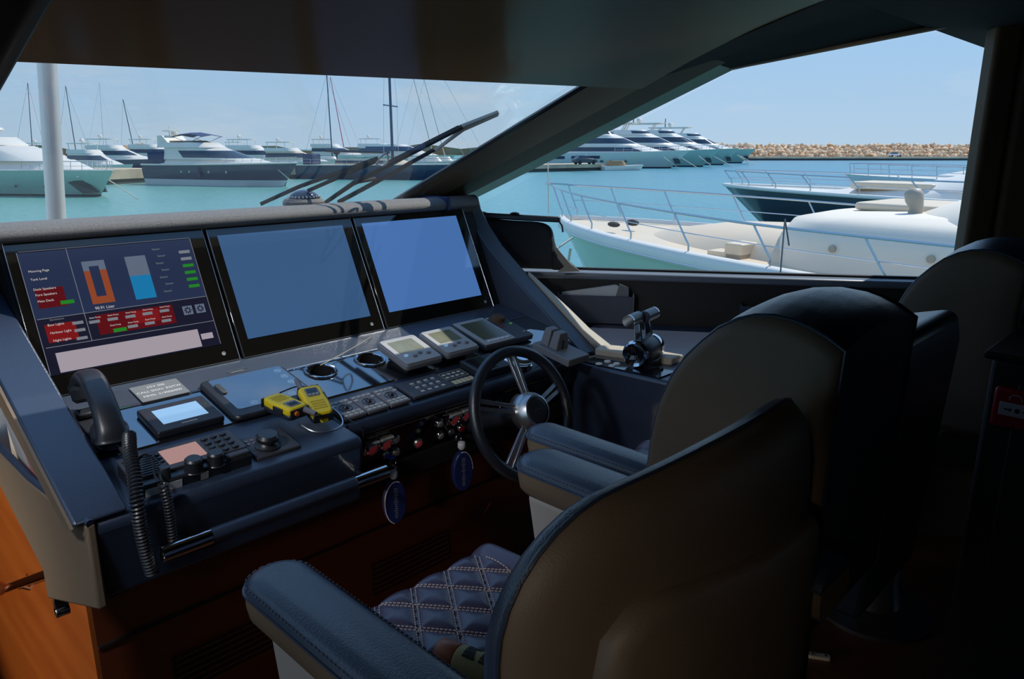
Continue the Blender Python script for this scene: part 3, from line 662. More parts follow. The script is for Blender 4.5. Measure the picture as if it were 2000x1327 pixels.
b = MB(); b.tube(catmull([(-.045, .02, .012), (-.03, -.02, .006), (.01, -.036, .003), (.05, -.025, .004), (.068, .01, .01), (.062, .05, .02)], 6), .0022, 6); b.build('wire_body', 'satin_steel', t, local=True)
t = on_deck('charging_cable', 'thin black cable looping over the console edge beside the walkie-talkies', 'cable', .985, .10, .004)
b = MB(); b.tube(catmull([(-.09, .14, .045), (-.03, .135, .052), (.004, .10, .03), (.012, .03, .012), (.025, -.03, .006), (.032, -.055, .002), (.034, -.066, -.03), (.030, -.052, -.09)], 8), .0018, 6); b.build('cable_body', 'black_plastic', t, local=True)
# telephone handset
t = on_deck('handset_cradle', 'black cradle base beneath the telephone handset', 'cradle', .485, .335, .001)
b = MB(); b.prism(rrect(-.030, .030, -.085, .085, .012), 0, .022); b.build('cradle_base', 'black_plastic', t, local=True, bevel=.005)
b = MB(); b.box(-.028, .028, .045, .078, .022, .038); b.build('cradle_cup', 'black_plastic', t, local=True, bevel=.006)
b = MB(); b.box(-.028, .028, -.078, -.045, .022, .034); b.build('cradle_cup', 'black_plastic', t, local=True, bevel=.006)
t = on_deck('telephone_handset', 'curved black telephone handset with coiled cord at the left of the console', 'telephone', .49, .335, .002, -6)
pts = catmull([(0, .130, .060), (0, .118, .088), (0, .07, .118), (0, 0, .128), (0, -.07, .112), (0, -.120, .078), (0, -.130, .055)], 5)
rings = []
for i, p in enumerate(pts):
    k = i / (len(pts) - 1); d = (pts[min(i + 1, len(pts) - 1)] - pts[max(i - 1, 0)]).normalized(); nrm = Vector((1, 0, 0)).cross(d)
    e = abs(k - .5) * 2; wx = .027 + .010 * e ** 3; wz = .018 + .010 * e ** 4
    rings.append([p + Vector((1, 0, 0)) * wx * math.copysign(abs(math.cos(a)) ** .7, math.cos(a)) + nrm * wz * math.copysign(abs(math.sin(a)) ** .7, math.sin(a)) for a in [2 * PI * j / 16 for j in range(16)]])
b = MB(); b.loft(rings); b.build('handset_grip', 'black_plastic', t, local=True, angle=60)
b = MB(); b.lathe([(0, .012), (.030, .012), (.036, .002), (.034, -.022), (.026, -.030), (0, -.030)], 22, M=T(0, .112, .066) @ RX(-28)); b.build('earpiece', 'black_plastic', t, local=True)
b = MB(); b.lathe([(0, .014), (.032, .014), (.039, .002), (.036, -.024), (.026, -.032), (0, -.032)], 22, M=T(0, -.110, .066) @ RX(28)); b.build('mouthpiece', 'black_plastic', t, local=True)
b = MB(); b.tube([(.010, -.135, .045), (.014, -.155, .035), (.016, -.17, .024)], [.009, .006, .004], 10); b.build('cord_relief', 'black_plastic', t, local=True)
def coil(path, r, pitch, wire, n=10):
    P = catmull(path, 14); out = []; ph = 0; a = None
    for i in range(len(P) - 1):
        d = P[i + 1] - P[i]; ln = d.length; d.normalize()
        if a is None: a = d.orthogonal().normalized()
        a = (a - d * a.dot(d)).normalized(); bb_ = d.cross(a); st = max(2, int(ln / pitch * n))
        for j in range(st):
            q = P[i].lerp(P[i + 1], j / st); ph += ln / st / pitch * 2 * PI
            out.append(q + (a * math.cos(ph) + bb_ * math.sin(ph)) * r)
    return out
cords = [at_y(252, 850, 1.60), at_y(254, 885, 1.545), at_y(262, 930, 1.500), at_y(268, 985, 1.470), at_y(276, 1040, 1.468), at_y(288, 1090, 1.470), at_y(298, 1122, 1.474)]
t = thing('coiled_cable', 'thick coiled black telephone cord hanging over the console front', 'cord', cords[-1])
b = MB(); b.tube(coil(cords, .0115, .0075, .003), .0034, 5); b.build('cord_coil', 'black_plastic', t, angle=60)
cords = [at_y(285, 900, 1.53), at_y(300, 925, 1.505), at_y(318, 945, 1.480), at_y(328, 985, 1.474), at_y(336, 1040, 1.474), at_y(338, 1068, 1.474)]
cords2 = [at_y(268, 900, 1.535), at_y(283, 888, 1.54), at_y(298, 900, 1.53), at_y(303, 930, 1.505), at_y(310, 942, 1.49)]
t = thing('coiled_cable', 'thinner coiled black microphone cord hanging right of the telephone cord', 'cord', cords[-1])
b = MB(); b.tube(coil(cords[2:], .0085, .0070, .003), .0026, 5); b.build('cord_coil', 'black_plastic', t, angle=60)
b = MB(); b.tube(catmull(cords2, 6), .0028, 6); b.build('cord_lead', 'black_plastic', t)
# cup holders
for k, (x, lab) in enumerate(((1.108, 'chrome rimmed cup holder nearer the touch panel'), (1.282, 'chrome rimmed cup holder nearer the instrument displays'))):
    t = on_deck('cup_holder', lab, 'cup holder', x, .382, .001, 0, 'recessed cup holders')
    b = MB(); b.lathe([(.040, .0), (.040, .004), (.043, .0065), (.048, .006), (.050, .001), (.050, 0)], 32); b.build('holder_rim', 'chrome', t, local=True)
    b = MB(); b.lathe([(.0402, .003), (.0385, -.045), (0, -.046)], 28); b.build('holder_well', 'black_matte', t, local=True)
    b = MB(); b.tube([(.036 * math.cos(a), .036 * math.sin(a), -.012) for a in [PI + i * PI / 12 for i in range(13)]], .0012, 5); b.build('holder_ring', 'steel', t, local=True)
# three joystick keypads
pad_labels = ('first square keypad from the left with a central joystick button', 'middle square keypad of three with a central joystick button', 'third square keypad beside the flat switch panel')
def keypad(label, x):
    t = on_deck('joystick_keypad', label, 'keypad', x, .142, .001, 0, 'three square keypads on the console front')
    b = MB(); b.prism(rrect(-.035, .035, -.049, .049, .003), 0, .010); b.build('pad_body', 'pad_plastic', t, local=True, bevel=.002)
    b = MB(); b.tube([(.0175 * math.cos(i * PI / 12), .0175 * math.sin(i * PI / 12), .0105) for i in range(24)], .0014, 5, closed=True); b.build('pad_ring', 'black_plastic', t, local=True)
    b = MB(); b.lathe([(0, .009), (.004, .0085), (.006, .005), (.009, .001), (.011, 0)], 16, M=T(0, 0, .010)); b.build('pad_joystick', 'black_plastic', t, local=True)
    ks = [(-.024 + i * .016, .036) for i in range(4)] + [(-.027, .020), (.027, .020)] + [(-.024 + i * .016, y) for y in (-.026, -.039) for i in range(4)]
    for x_, y_ in ks:
        o = bpy.data.objects.new('pad_key', KEY); COL.objects.link(o); o.parent = t; o.location = (x_, y_, .010)
    return t
KEY = MB().box(-.0058, .0058, -.0045, .0045, 0, .0015).build('pad_key_proto', 'key_light', None, local=True, smooth=False); _m = KEY.data; bpy.data.objects.remove(KEY); KEY = _m
for lab, x in zip(pad_labels, (1.035, 1.109, 1.185)): keypad(lab, x)
t = on_deck('switch_panel', 'flat dark switch panel with small square keys right of the keypads', 'switch panel', 1.311, .146, .001)
b = MB(); b.prism(rrect(-.076, .080, -.048, .050, .003), 0, .009); b.build('panel_body', 'dark_plastic', t, local=True, bevel=.002)
for i in range(4):
    for j in range(3):
        o = bpy.data.objects.new('panel_key', KEY); COL.objects.link(o); o.parent = t; o.location = (-.030 + i * .026, -.028 + j * .026, .009)
b = MB()
for i in range(4): b.box(-.038 + i * .026, -.024 + i * .026, -.012, -.010, .009, .0095)
for i in range(4): b.box(-.038 + i * .026, -.024 + i * .026, .014, .016, .009, .0095)
b.build('panel_print', 'light_plastic', t, local=True, kind='stuff')
t = on_deck('alarm_panel', 'thin panel with gold lettered keys between switch panel and steering wheel', 'switch panel', 1.440, .144, .001)
b = MB(); b.prism(rrect(-.047, .047, -.047, .048, .002), 0, .005); b.build('panel_body', 'black_plastic', t, local=True, bevel=.001)
b = MB(); b.tube([(-.044, .0, .0053), (.044, .0, .0053), (.044, .044, .0053), (-.044, .044, .0053)], .0007, 4, closed=True); b.build('panel_frame', 'key_gold', t, local=True)
for i in range(4):
    for j in range(2):
        o = bpy.data.objects.new('panel_key', KEY); COL.objects.link(o); o.parent = t; o.location = (-.032 + i * .020, .012 + j * .018, .005)
for i in range(5):
    b = MB(); b.box(-.040 + i * .017, -.027 + i * .017, -.036, -.014, .005, .0065); b.build('breaker_key', 'key_gold', t, local=True)
# instrument heads
def instrument(label, x, s, wd, hd, tilt, sunny=True):
    t = on_deck('instrument_display', label, 'instrument', x, s, .030, 0, 'grey instrument heads on the console', tilt)
    b = MB(); b.prism(rrect(-wd, wd, -hd, hd, .014, 5), 0, .022); b.build('instrument_case', 'grey_plastic', t, local=True, bevel=.006)
    b = MB(); b.prism(rrect(-wd * .93, wd * .93, -hd * .93, hd * .93, .010, 4), .022, .0245); b.build('instrument_face', 'light_plastic', t, local=True, bevel=.0015)
    b = MB(); b.prism(rrect(-wd * .68, wd * .62, -hd * .18, hd * .70, .003), .0245, .0252); b.build('screen', 'lcd', t, local=True, smooth=False)
    for i in range(4):
        b = MB(); b.prism([(-.042 + i * .026 + .008 * math.cos(a * PI / 6), -hd * .42 - .010 * (i % 2) + .0055 * math.sin(a * PI / 6)) for a in range(12)], .0245, .029); b.build('instrument_key', 'grey_plastic' if i else 'icon_blue', t, local=True, bevel=.001)
    b = MB(); b.box(-wd * .55, wd * .55, -hd * .6, hd * .6, -.032, 0); b.build('instrument_back', 'black_matte', t, local=True)
    return t
instrument('left small instrument head above the cup holders', 1.372, .302, .073, .080, 6)
instrument('middle small instrument head between its neighbours', 1.535, .305, .071, .078, 6)
t = on_deck('autopilot_head', 'wide dark autopilot head with rotary knob next to the right fin', 'autopilot', 1.772, .340, .012, 0, None, 4)
b = MB(); b.prism(rrect(-.118, .118, -.092, .092, .008), 0, .020); b.build('autopilot_case', 'dark_plastic', t, local=True, bevel=.004)
b = MB(); b.prism(rrect(-.116, .028, -.088, .088, .006), .020, .0225); b.build('autopilot_bezel', 'light_plastic', t, local=True, bevel=.001)
b = MB(); b.prism(rrect(-.096, .016, -.056, .070, .003), .0225, .0232); b.build('screen', 'lcd_dark', t, local=True, smooth=False)
for i in range(5):
    b = MB(); b.box(-.092 + i * .022, -.076 + i * .022, -.076, -.066, .0225, .025); b.build('bezel_key', 'white', t, local=True)
b = MB(); b.lathe([(0, .020), (.020, .020), (.024, .016), (.025, .002), (.029, 0)], 22, M=T(.070, .048, .020)); b.build('rotary_knob', 'trim_brown', t, local=True)
for i, (x_, y_, c) in enumerate(((.040, .074, 'white'), (.098, .010, 'ui_green'), (.046, .004, 'red'), (.100, -.060, 'light_plastic'))):
    b = MB(); b.prism(rrect(x_ - .006, x_ + .006, y_ - .003, y_ + .003, .002), .020, .022); b.build('autopilot_key', c, t, local=True)
# thin rod lying on the deck
t = on_deck('thin_antenna', 'thin pale rod lying across the rear of the console', 'rod', 1.25, .45, .010)
b = MB(); b.tube(catmull([(-.13, -.045, 0), (0, .0, .005), (.12, .05, .008)], 4), .0016, 6); b.build('rod_body', 'trim_light', t, local=True)
# dark box and chrome dish right of the alarm panel
t = on_deck('control_box', 'black control box with raised edge behind the steering wheel', 'control box', 1.562, .152, .001)
b = MB(); b.prism(rrect(-.066, .068, -.052, .052, .004), 0, .024); b.build('box_body', 'black_plastic', t, local=True, bevel=.003)
b = MB(); b.prism(rrect(-.052, .015, -.040, .042, .003), .024, .0248); b.build('screen', 'gloss_black', t, local=True)
b = MB(); b.cyl((.040, .015, .024), (.040, .015, .030), .014, n=18); b.build('box_knob', 'dark_plastic', t, local=True)
t = on_deck('chrome_horn_dish', 'shallow chrome dish behind the steering wheel', 'dish', 1.685, .125, .001)
b = MB(); b.lathe([(0, .004), (.026, .006), (.040, .012), (.046, .014), (.049, .011), (.050, 0)], 28); b.build('dish_body', 'chrome', t, local=True)
# grey twin lever unit
t = on_deck('twin_lever_unit', 'grey plastic twin lever trim control at the right end of the console', 'control lever', 1.878, .108, .001)
b = MB(); b.prism(rrect(-.054, .056, -.084, .084, .004), 0, .026); b.build('lever_base', 'grey_plastic', t, local=True, bevel=.003)
for k in (-1, 1):
    y = .030 + k * .0195; f = lambda z, q: [(x, yy, z) for x, yy in ((-.034 + q * .6, y - .018 + q * .25), (.030 - q * .6, y - .018 + q * .25), (.030 - q * .6, y + .018 - q * .1), (-.034 + q * .6, y + .018 - q * .1))]
    b = MB(); b.loft([f(.026, 0), f(.060, .010), f(.084, .020)]); lv = b.build('trim_lever', 'grey_plastic', t, local=True, bevel=.003)
    b = MB(); b.box(-.006, -.002, y - .019, y - .0165, .026, .060); b.build('lever_groove', 'black_matte', lv, local=True)

# ================================================================== SIDE CONSOLE, THROTTLE, POCKETS (starboard)
t = thing('side_console', 'dark side console ledge carrying the engine throttle', 'console', (2.2, 1.4, -1.62))
top = [(1.968, 1.625), (1.970, 1.50), (1.990, 1.26), (2.02, 1.03), (2.9, 1.03), (2.95, 1.30), (2.50, 1.94), (2.165, 1.80), (2.165, 1.625)]
b = MB(); b.prism(top, -1.30, -.735); b.build('ledge_body', 'leather_navy', t, bevel=.012, seg=3)
b = MB(); b.prism([(1.978, 1.60), (1.980, 1.50), (2.0, 1.28), (2.10, 1.28), (2.10, 1.52), (2.05, 1.61)], -.737, -.730); b.build('ledge_plate', 'gloss_black', t, bevel=.001)
b = MB(); b.loft([[(2.085, 1.615, z), (2.12, 1.48, z), (2.165, 1.34, z), (2.24, 1.34, z), (2.22, 1.50, z), (2.155, 1.64, z)] for z in (-.737, -.712)]); b.build('ledge_trim', 'trim_beige', t, bevel=.004)
for x_, y_ in ((1.985, 1.518), (2.03, 1.515), (2.03, 1.475), (1.998, 1.472)):
    b = MB(); b.lathe([(0, .004), (.010, .004), (.0125, .002), (.0125, 0)], 16, M=T(x_, y_, -.730)); b.build('white_button', 'white', t)
t = thing('engine_throttle', 'chrome and black engine throttle with T-handle on the side console', 'throttle', (2.10, 1.40, -.73))
# drum axis roughly across the boat; camera sees its left end
C0 = Vector((2.035, 1.405, -.685)); C1 = Vector((2.20, 1.435, -.685)); ax = (C1 - C0).normalized()
DR = frame(C0, ax.orthogonal(), ax.cross(ax.orthogonal())); DR = frame(C0, Vector((0, 0, 1)), ax.cross(Vector((0, 0, 1))) * -1)
if (DR.to_3x3() @ Vector((0, 0, 1))).dot(ax) < 0: DR = frame(C0, Vector((0, 0, 1)), ax.cross(Vector((0, 0, 1))))
b = MB(); b.lathe([(.040, .004), (.046, .02), (.049, .06), (.048, .11), (.042, .155), (.030, .170), (0, .172)], 32, M=DR); b.build('drum', 'black_plastic', t)
b = MB(); b.lathe([(.030, .002), (.040, -.004), (.046, .0), (.049, .008), (.046, .016), (.040, .010), (.030, .010)], 32, M=DR); b.build('drum_ring', 'chrome', t)
b = MB(); b.lathe([(0, .012), (.016, .010), (.031, .004), (.033, .0)], 28, M=DR); b.build('drum_cap', 'gloss_black', t)
b = MB(); b.lathe([(.0495, .120), (.0500, .135), (.046, .150)], 32, M=DR); b.build('drum_band', 'chrome', t)
for sx in (0, 1):
    q = C0.lerp(C1, .22 + .50 * sx); h = q + Vector((-.01, .012, .115))
    b = MB(); b.loft([[p + Vector((0, -w_, 0)), p + Vector((.010, -w_, 0)), p + Vector((.010, w_, 0)), p + Vector((0, w_, 0))] for p, w_ in ((q, .020), (q.lerp(h, .5), .013), (h, .012))]); b.build('throttle_lever', 'chrome', t, bevel=.002)
    g0 = C0 + Vector((-.018 + .090 * sx, .018, .118)); g1 = g0 + ax * .082
    b = MB(); b.tube([g0, g0.lerp(g1, .5), g1], .021, 16); gr = b.build('throttle_grip', 'leather_navy', t, bevel=.003)
    b = MB(); e = g0 if sx == 0 else g1; b.cyl(e - ax * .003, e + ax * .003, .022, n=18); b.build('grip_end_ring', 'chrome', gr)
b = MB(); b.box(2.06, 2.17, 1.375, 1.445, -.737, -.715); b.build('throttle_base', 'black_plastic', t, bevel=.006)
def pocket(label, s0, s1, z0, z1, papers):
    t = thing('document_pocket', label, 'pocket', wl((s0 + s1) / 2, z0, .03), group='wall pockets')
    b = MB(); b.box(s0, s1, z0, z1, .045, .052, M=WALL); b.build('pocket_front', 'leather_dark', t, bevel=.002)
    b = MB(); b.box(s0, s1, z0, z0 + .008, .003, .045, M=WALL); b.build('pocket_bottom', 'leather_dark', t)
    for q in (s0, s1 - .006):
        b = MB(); b.box(q, q + .006, z0, z1 + .008, .003, .052, M=WALL); b.build('pocket_side', 'trim_light' if q > s0 and papers else 'leather_dark', t, bevel=.001)
    return t
pocket('dark document pocket with papers on the side wall behind the throttle', .03, .355, -.733, -.612, True)
pocket('dark empty wall pocket partly hidden behind the middle seat', .79, 1.10, -.733, -.636, False)
t = thing('folded_papers', 'white folded papers standing in the wall pocket', 'papers', wl(.18, -.79, .025))
b = MB(); b.loft([[wl(.045, -.722, d_), wl(.285, -.722, d_), wl(.300, -.578, d_), wl(.275, -.566, d_), wl(.045, -.606, d_)] for d_ in (.016, .032)]); b.build('paper_stack', 'paper', t, smooth=False)
b = MB(); b.loft([[wl(.25, -.722, d_), wl(.335, -.722, d_), wl(.330, -.575, d_), wl(.29, -.560, d_)] for d_ in (.033, .038)]); b.build('brochure', 'grey_plastic', t, smooth=False)
# roll-top bag lying on the sill against the window
t = thing('dry_bag', 'crumpled black roll-top bag leaning in the corner of the side window', 'bag', wl(-.06, -.51, .06))
rs = random.Random(5); rings = []
prof = [(-.36, -.285, -.50), (-.26, -.290, -.50), (-.14, -.298, -.505), (-.03, -.300, -.505), (.010, -.335, -.507), (.005, -.39, -.508), (.045, -.45, -.508), (.115, -.497, -.508)]
for i, (s, zt, zb) in enumerate(prof):
    r = []
    for j in range(12):
        a = 2 * PI * j / 12; zc = (zt + zb) / 2; hz = (zt - zb) / 2; d_ = .045 + .035 * math.cos(a) * (1 + .25 * math.sin(i * 2.1)); z = zc + hz * math.copysign(abs(math.sin(a)) ** .75, math.sin(a))
        r.append(wl(s + rs.uniform(-.008, .008), z + rs.uniform(-.006, .006) * (abs(math.sin(a)) < .9), d_ + rs.uniform(-.008, .008)))
    rings.append(r)
b = MB(); b.loft(rings); bo = b.build('bag_body', 'bag_fabric', t, angle=70)
sm = bo.modifiers.new('sub', 'SUBSURF'); sm.levels = 2; sm.render_levels = 2
b = MB(); b.loft([[wl(s, z0 + .012, .028), wl(s, z0 + .014, .058), wl(s, z0 - .010, .066), wl(s, z0 - .012, .022)] for s, z0 in ((-.37, -.278), (-.24, -.284), (-.08, -.290), (.035, -.294))]); b.build('rolled_top', 'black_plastic', t, bevel=.006)
for s in (-.30, -.16):
    b = MB(); b.sph(tuple(wl(s, -.272, .045)), .018, (1.2, 1.2, .45), 12); b.build('bag_buckle', 'black_plastic', t)
b = MB(); b.tube([wl(.030, -.300, .05), wl(.043, -.318, .05), wl(.047, -.345, .05)], .004, 6); b.build('bag_toggle', 'black_plastic', t)
b = MB(); b.loft([[wl(.02, -.40, d0), wl(.045, -.43, d0), wl(.085, -.475, d0), wl(.128, -.505, d0), wl(.03, -.508, d0 + .02), wl(.06, -.485, d0 + .012), wl(.03, -.45, d0 + .006)] for d0 in (.072, .078)]); b.build('bag_lining', 'trim_light', t)
# papers in the pocket at the console's left end
t = thing('folded_chart', 'crumpled pink and white printed paper tucked in the left end pocket', 'papers', (.335, 1.80, -.70))
b = MB(); b.loft([[(.330 + e_, 1.93, -.588), (.332 + e_, 1.86, -.592), (.336 + e_, 1.76, -.632), (.338 + e_, 1.70, -.66), (.334 + e_, 1.74, -.72), (.330 + e_, 1.93, -.70)] for e_ in (0, .004)]); b.build('chart_sheet', 'paper', t, smooth=False)
b = MB(); b.loft([[(.3305 + e_, 1.83, -.606), (.3345 + e_, 1.76, -.634), (.3365 + e_, 1.70, -.662), (.3325 + e_, 1.76, -.70)] for e_ in (0, .001)]); b.build('chart_print', 'paper_pink', t, smooth=False)
# ================================================================== STEERING WHEEL
t = thing('steering_wheel', 'black rimmed steering wheel with five double steel spokes', 'steering wheel', (1.480, 1.40, -.748), (math.radians(90 - 22), 0, 0))
R = .184
b = MB(); b.tube([(R * math.cos(i * PI / 32), R * math.sin(i * PI / 32), 0) for i in range(64)], .0165, 14, closed=True); b.build('wheel_rim', 'wheel_leather', t, local=True)
for k in range(5):
    a = 86 + 72 * k
    for sgn in (-1, 1):
        b = MB(); M = RZ(a); b.loft([[(.045, sgn * .0075 - .005, -.002 + .024), (.045, sgn * .0075 + .005, -.002 + .024), (.045, sgn * .0075 + .005, .030), (.045, sgn * .0075 - .005, .030)], [(R - .006, sgn * .0115 - .0055, -.006), (R - .006, sgn * .0115 + .0055, -.006), (R - .006, sgn * .0115 + .0055, .004), (R - .006, sgn * .0115 - .0055, .004)]], M=M); b.build('spoke', 'satin_steel', t, local=True, bevel=.001)
b = MB(); b.lathe([(.040, .062), (.046, .060), (.054, .046), (.058, .028), (.056, .008), (.046, -.006), (.02, -.010)], 36); b.build('hub', 'satin_steel', t, local=True)
b = MB(); b.lathe([(0, .064), (.030, .063), (.038, .061), (.041, .058)], 32); hc = b.build('hub_cap', 'black_plastic', t, local=True)
b = MB(); b.tube([(.016 * math.cos(math.radians(20 + 14 * i)), .008 * math.sin(math.radians(20 + 14 * i)) - .004, .0645) for i in range(11)], .001, 5); b.build('hub_emblem', 'dark_plastic', hc, local=True)
b = MB(); b.cyl((0, 0, -.24), (0, 0, -.006), .030, .026, 20); b.build('steering_column', 'black_plastic', t, local=True)
# ================================================================== HELM SEATS
def loftyz(mb, secs, m=0, mm=None):  # secs: list of (x, [(y,z)...])
    return mb.loft([[(x, y, z) for y, z in p] for x, p in secs], m, mm=mm)
def arm(t, x0, x1, y0, y1, zt, zb=-.085):
    """padded arm rest: dark top cushion, taupe sides, stitched seam"""
    w_ = (x1 - x0) / 2; cx = (x0 + x1) / 2
    def outline(k, z, g=0):   # rounded front (y1) plan outline
        pts = []
        for i in range(13):
            a = PI * i / 12; pts.append((cx + (w_ - g) * math.cos(a), y1 - w_ * .9 + (w_ * .9 - g) * math.sin(a), z))
        pts += [(cx - w_ + g, y0, z), (cx + w_ - g, y0, z)]
        return pts
    b = MB(); b.loft([outline(0, zt + zb + .010, .014), outline(0, zt + zb + .022, .004), outline(0, zt - .040, 0), outline(0, zt - .022, .001)]); b.build('arm_side', 'leather_taupe', t, angle=60)
    b = MB(); b.loft([outline(0, zt - .022, -.001), outline(0, zt - .010, .003), outline(0, zt - .003, .012), outline(0, zt, .024)]); b.build('arm_pad', 'leather_dark', t, angle=60)
    P = outline(0, zt - .021, -.0015); b = MB(); b.tube([Vector(p) for p in P[:14]] , .0022, 5); b.build('arm_seam', 'leather_dark', t)
    b = MB(); seam = [Vector(p) for p in outline(0, zt - .0095, .0035)]; seam = seam[:14] if False else seam
    for q in (outline(0, zt - .010, .0015), ):
        P = [Vector(p) for p in q]; P = [P[14]] + P[:14]
        for i in range(len(P) - 1):
            ln = (P[i + 1] - P[i]).length; n = max(1, int(ln / .009))
            for k in range(n):
                a = P[i].lerp(P[i + 1], (k + .15) / n); c = P[i].lerp(P[i + 1], (k + .75) / n); b.cyl(a, c, .0011, n=4)
    b.build('stitching', 'thread_blue', t, kind='stuff')
def armbox(t, x0, x1, y0, y1, z0, z1):
    b = MB(); b.loft([[(x0, y0, z0), (x1, y0, z0), (x1, y1 - .06, z0), (x0, y1 - .06, z0)], [(x0, y0, z1), (x1, y0, z1), (x1, y1, z1), (x0, y1, z1)]]); b.build('arm_support', 'panel_grey', t, bevel=.012, seg=3)
def seat(t, x0, x1, y0, y1, z, quilt=True):
    W_ = x1 - x0; D_ = y1 - y0; xb0, xb1 = x0 + .055, x1 - .055; p = .112
    def h(x, y):
        e = 0
        fx = min(x - x0, x1 - x); fy = y1 - y
        r = .05
        if fy < r: e -= r - math.sqrt(max(0, r * r - (r - fy) ** 2))
        if fx < .03: e -= .03 - math.sqrt(max(0, .03 ** 2 - (.03 - fx) ** 2))
        if xb0 < x < xb1:
            if quilt and y < y1 - .02:
                a = abs(math.sin(PI * ((x - xb0) / p * 1.35 + (y - y0) / p * .92))); c = abs(math.sin(PI * ((x - xb0) / p * 1.35 - (y - y0) / p * .92)))
                e += .014 * (min(a, c) ** .45) - .006
        else:
            q = (x0 + .055 - x) if x < xb0 else (x - xb1); e += .016 * math.sin(PI * min(1, q / .055) * .9) ** .6
        # crown towards the front
        e += .012 * math.sin(PI * min(1, (y - y0) / D_))
        return e
    nx, ny = 110, 120
    b = MB(); b.grid(nx, ny, lambda u, v: (x0 + u * W_, y0 + v * D_, z + h(x0 + u * W_, y0 + v * D_)))
    b.build('seat_cushion', 'leather_seat', t, angle=80)
    b = MB(); b.box(x0, x1, y0, y1, z - .13, z - .045); b.build('seat_base', 'leather_dark', t, bevel=.02, seg=3)
    b = MB()   # double stitched diamonds
    def line(pts, off):
        for k in range(len(pts) - 1):
            (xa, ya), (xc, yc) = pts[k], pts[k + 1]; dx, dy = xc - xa, yc - ya; ln = math.hypot(dx, dy); ox, oy = -dy / ln * off, dx / ln * off
            for s_ in (.1, ):
                q0 = (xa + dx * .1 + ox, ya + dy * .1 + oy); q1 = (xa + dx * .8 + ox, ya + dy * .8 + oy)
                if all(xb0 + .002 < q[0] < xb1 - .002 and y0 < q[1] < y1 - .03 for q in (q0, q1)):
                    b.cyl((q0[0], q0[1], z + h(*q0) + .001), (q1[0], q1[1], z + h(*q1) + .001), .0012, n=4, caps=(0, 0))
    if quilt:
        for sg in (1, -1):
            for kk in range(-14, 22):
                pts = []; n = 90
                for i in range(n + 1):
                    y = y0 + D_ * i / n; x = xb0 + (kk - sg * (y - y0) / p * .92) * p / 1.35
                    pts.append((x, y))
                for off in (-.004, .004): line(pts, off)
    for xx in (xb0, xb1):
        pts = [(xx, y0 + i * .008) for i in range(int(D_ / .008) - 6)]
        for off in (-.004,):
            for k in range(len(pts) - 1):
                q0 = (pts[k][0] + off, pts[k][1]); q1 = (pts[k][0] + off, pts[k][1] + .0055); b.cyl((q0[0], q0[1], z + h(*q0) + .0015), (q1[0], q1[1], z + h(*q1) + .0015), .0012, n=4, caps=(0, 0))
    b.build('stitching', 'thread', t, kind='stuff')
def shell(t, x0, x1, zt, yr, pad=True):
    """back shell seen from behind: rounded top corners, bulging rear face, dark rim with piping"""
    cx = (x0 + x1) / 2; hw = (x1 - x0) / 2; zb = -.95; r = .15
    pts = []
    for i in range(9):
        a = math.radians(90 * i / 8); pts.append((x1 - r + r * math.cos(a), zt - r + r * math.sin(a)))
    for i in range(1, 6): pts.append((x1 - r + (x0 - x1 + 2 * r) * i / 6, zt + .006 * math.sin(PI * i / 6)))
    for i in range(9):
        a = math.radians(90 + 90 * i / 8); pts.append((x0 + r + r * math.cos(a), zt - r + r * math.sin(a)))
    for i in range(1, 6): pts.append((x0, zt - r + (zb - zt + r) * i / 5))
    for i in range(1, 6): pts.append((x0 + (x1 - x0) * i / 6, zb))
    for i in range(5): pts.append((x1, zb + (zt - r - zb) * i / 5))
    zc = (zt + zb) / 2
    def ring(k, y, f=1, drop=0):
        out = []
        for x, z in pts:
            z = z - drop * max(0, min(1, (z + .80) / .3))
            X_ = cx + (x - cx) * k; Z_ = zc + (z - zc) * (1 - (1 - k) * .55); yb = y + .045 * ((X_ - cx) / hw) ** 2 * f - .012
            out.append((X_, yb, Z_))
        return out
    b = MB(); b.loft([ring(1, yr), ring(.985, yr - .012), ring(.93, yr - .028), ring(.80, yr - .040), ring(.5, yr - .050), ring(.15, yr - .052)], caps=(0, 1)); b.build('back_shell', 'leather_taupe', t, angle=70)
    b = MB(); b.loft([ring(1.0, yr), ring(1.0, yr + .010, 1, .001), ring(.985, yr + .024, 1, .008), ring(.95, yr + .040, 1, .022)], caps=(0, 0)); b.build('back_rim', 'leather_dark', t, angle=60)
    b = MB(); b.loft([ring(.95, yr + .040, 1, .022), ring(.86, yr + .072, 1, .055), ring(.70, yr + .10, 1, .10), ring(.4, yr + .12, 1, .12)], caps=(0, 1)); b.build('back_cushion', 'leather_seat', t, angle=60)
    P = [Vector(p) for p in ring(1.002, yr - .002)]; b = MB(); b.tube(P, .0032, 6, closed=True); b.build('back_piping', 'leather_dark', t)
    if pad:
        q = [(x0 + .075, -.95), (x0 + .075, -.53), (x0 + .085, -.478), (x0 + .115, -.452), (x0 + .17, -.447), (cx, -.472), (x1 - .20, -.49), (x1 - .12, -.50), (x1 - .08, -.55), (x1 - .07, -.95)]
        pz = (q[0][1] - .45) / 2
        def pr(k, y): return [(cx + (x - cx) * k, y - .012 + .045 * ((cx + (x - cx) * k - cx) / hw) ** 2, -.70 + (z + .70) * (1 - (1 - k) * .7)) for x, z in q]
        b = MB(); b.loft([pr(1, yr - .026), pr(1.0, yr - .050), pr(.985, yr - .062), pr(.93, yr - .070), pr(.5, yr - .078)], caps=(0, 1)); b.build('lower_back_pad', 'leather_taupe', t, angle=60)
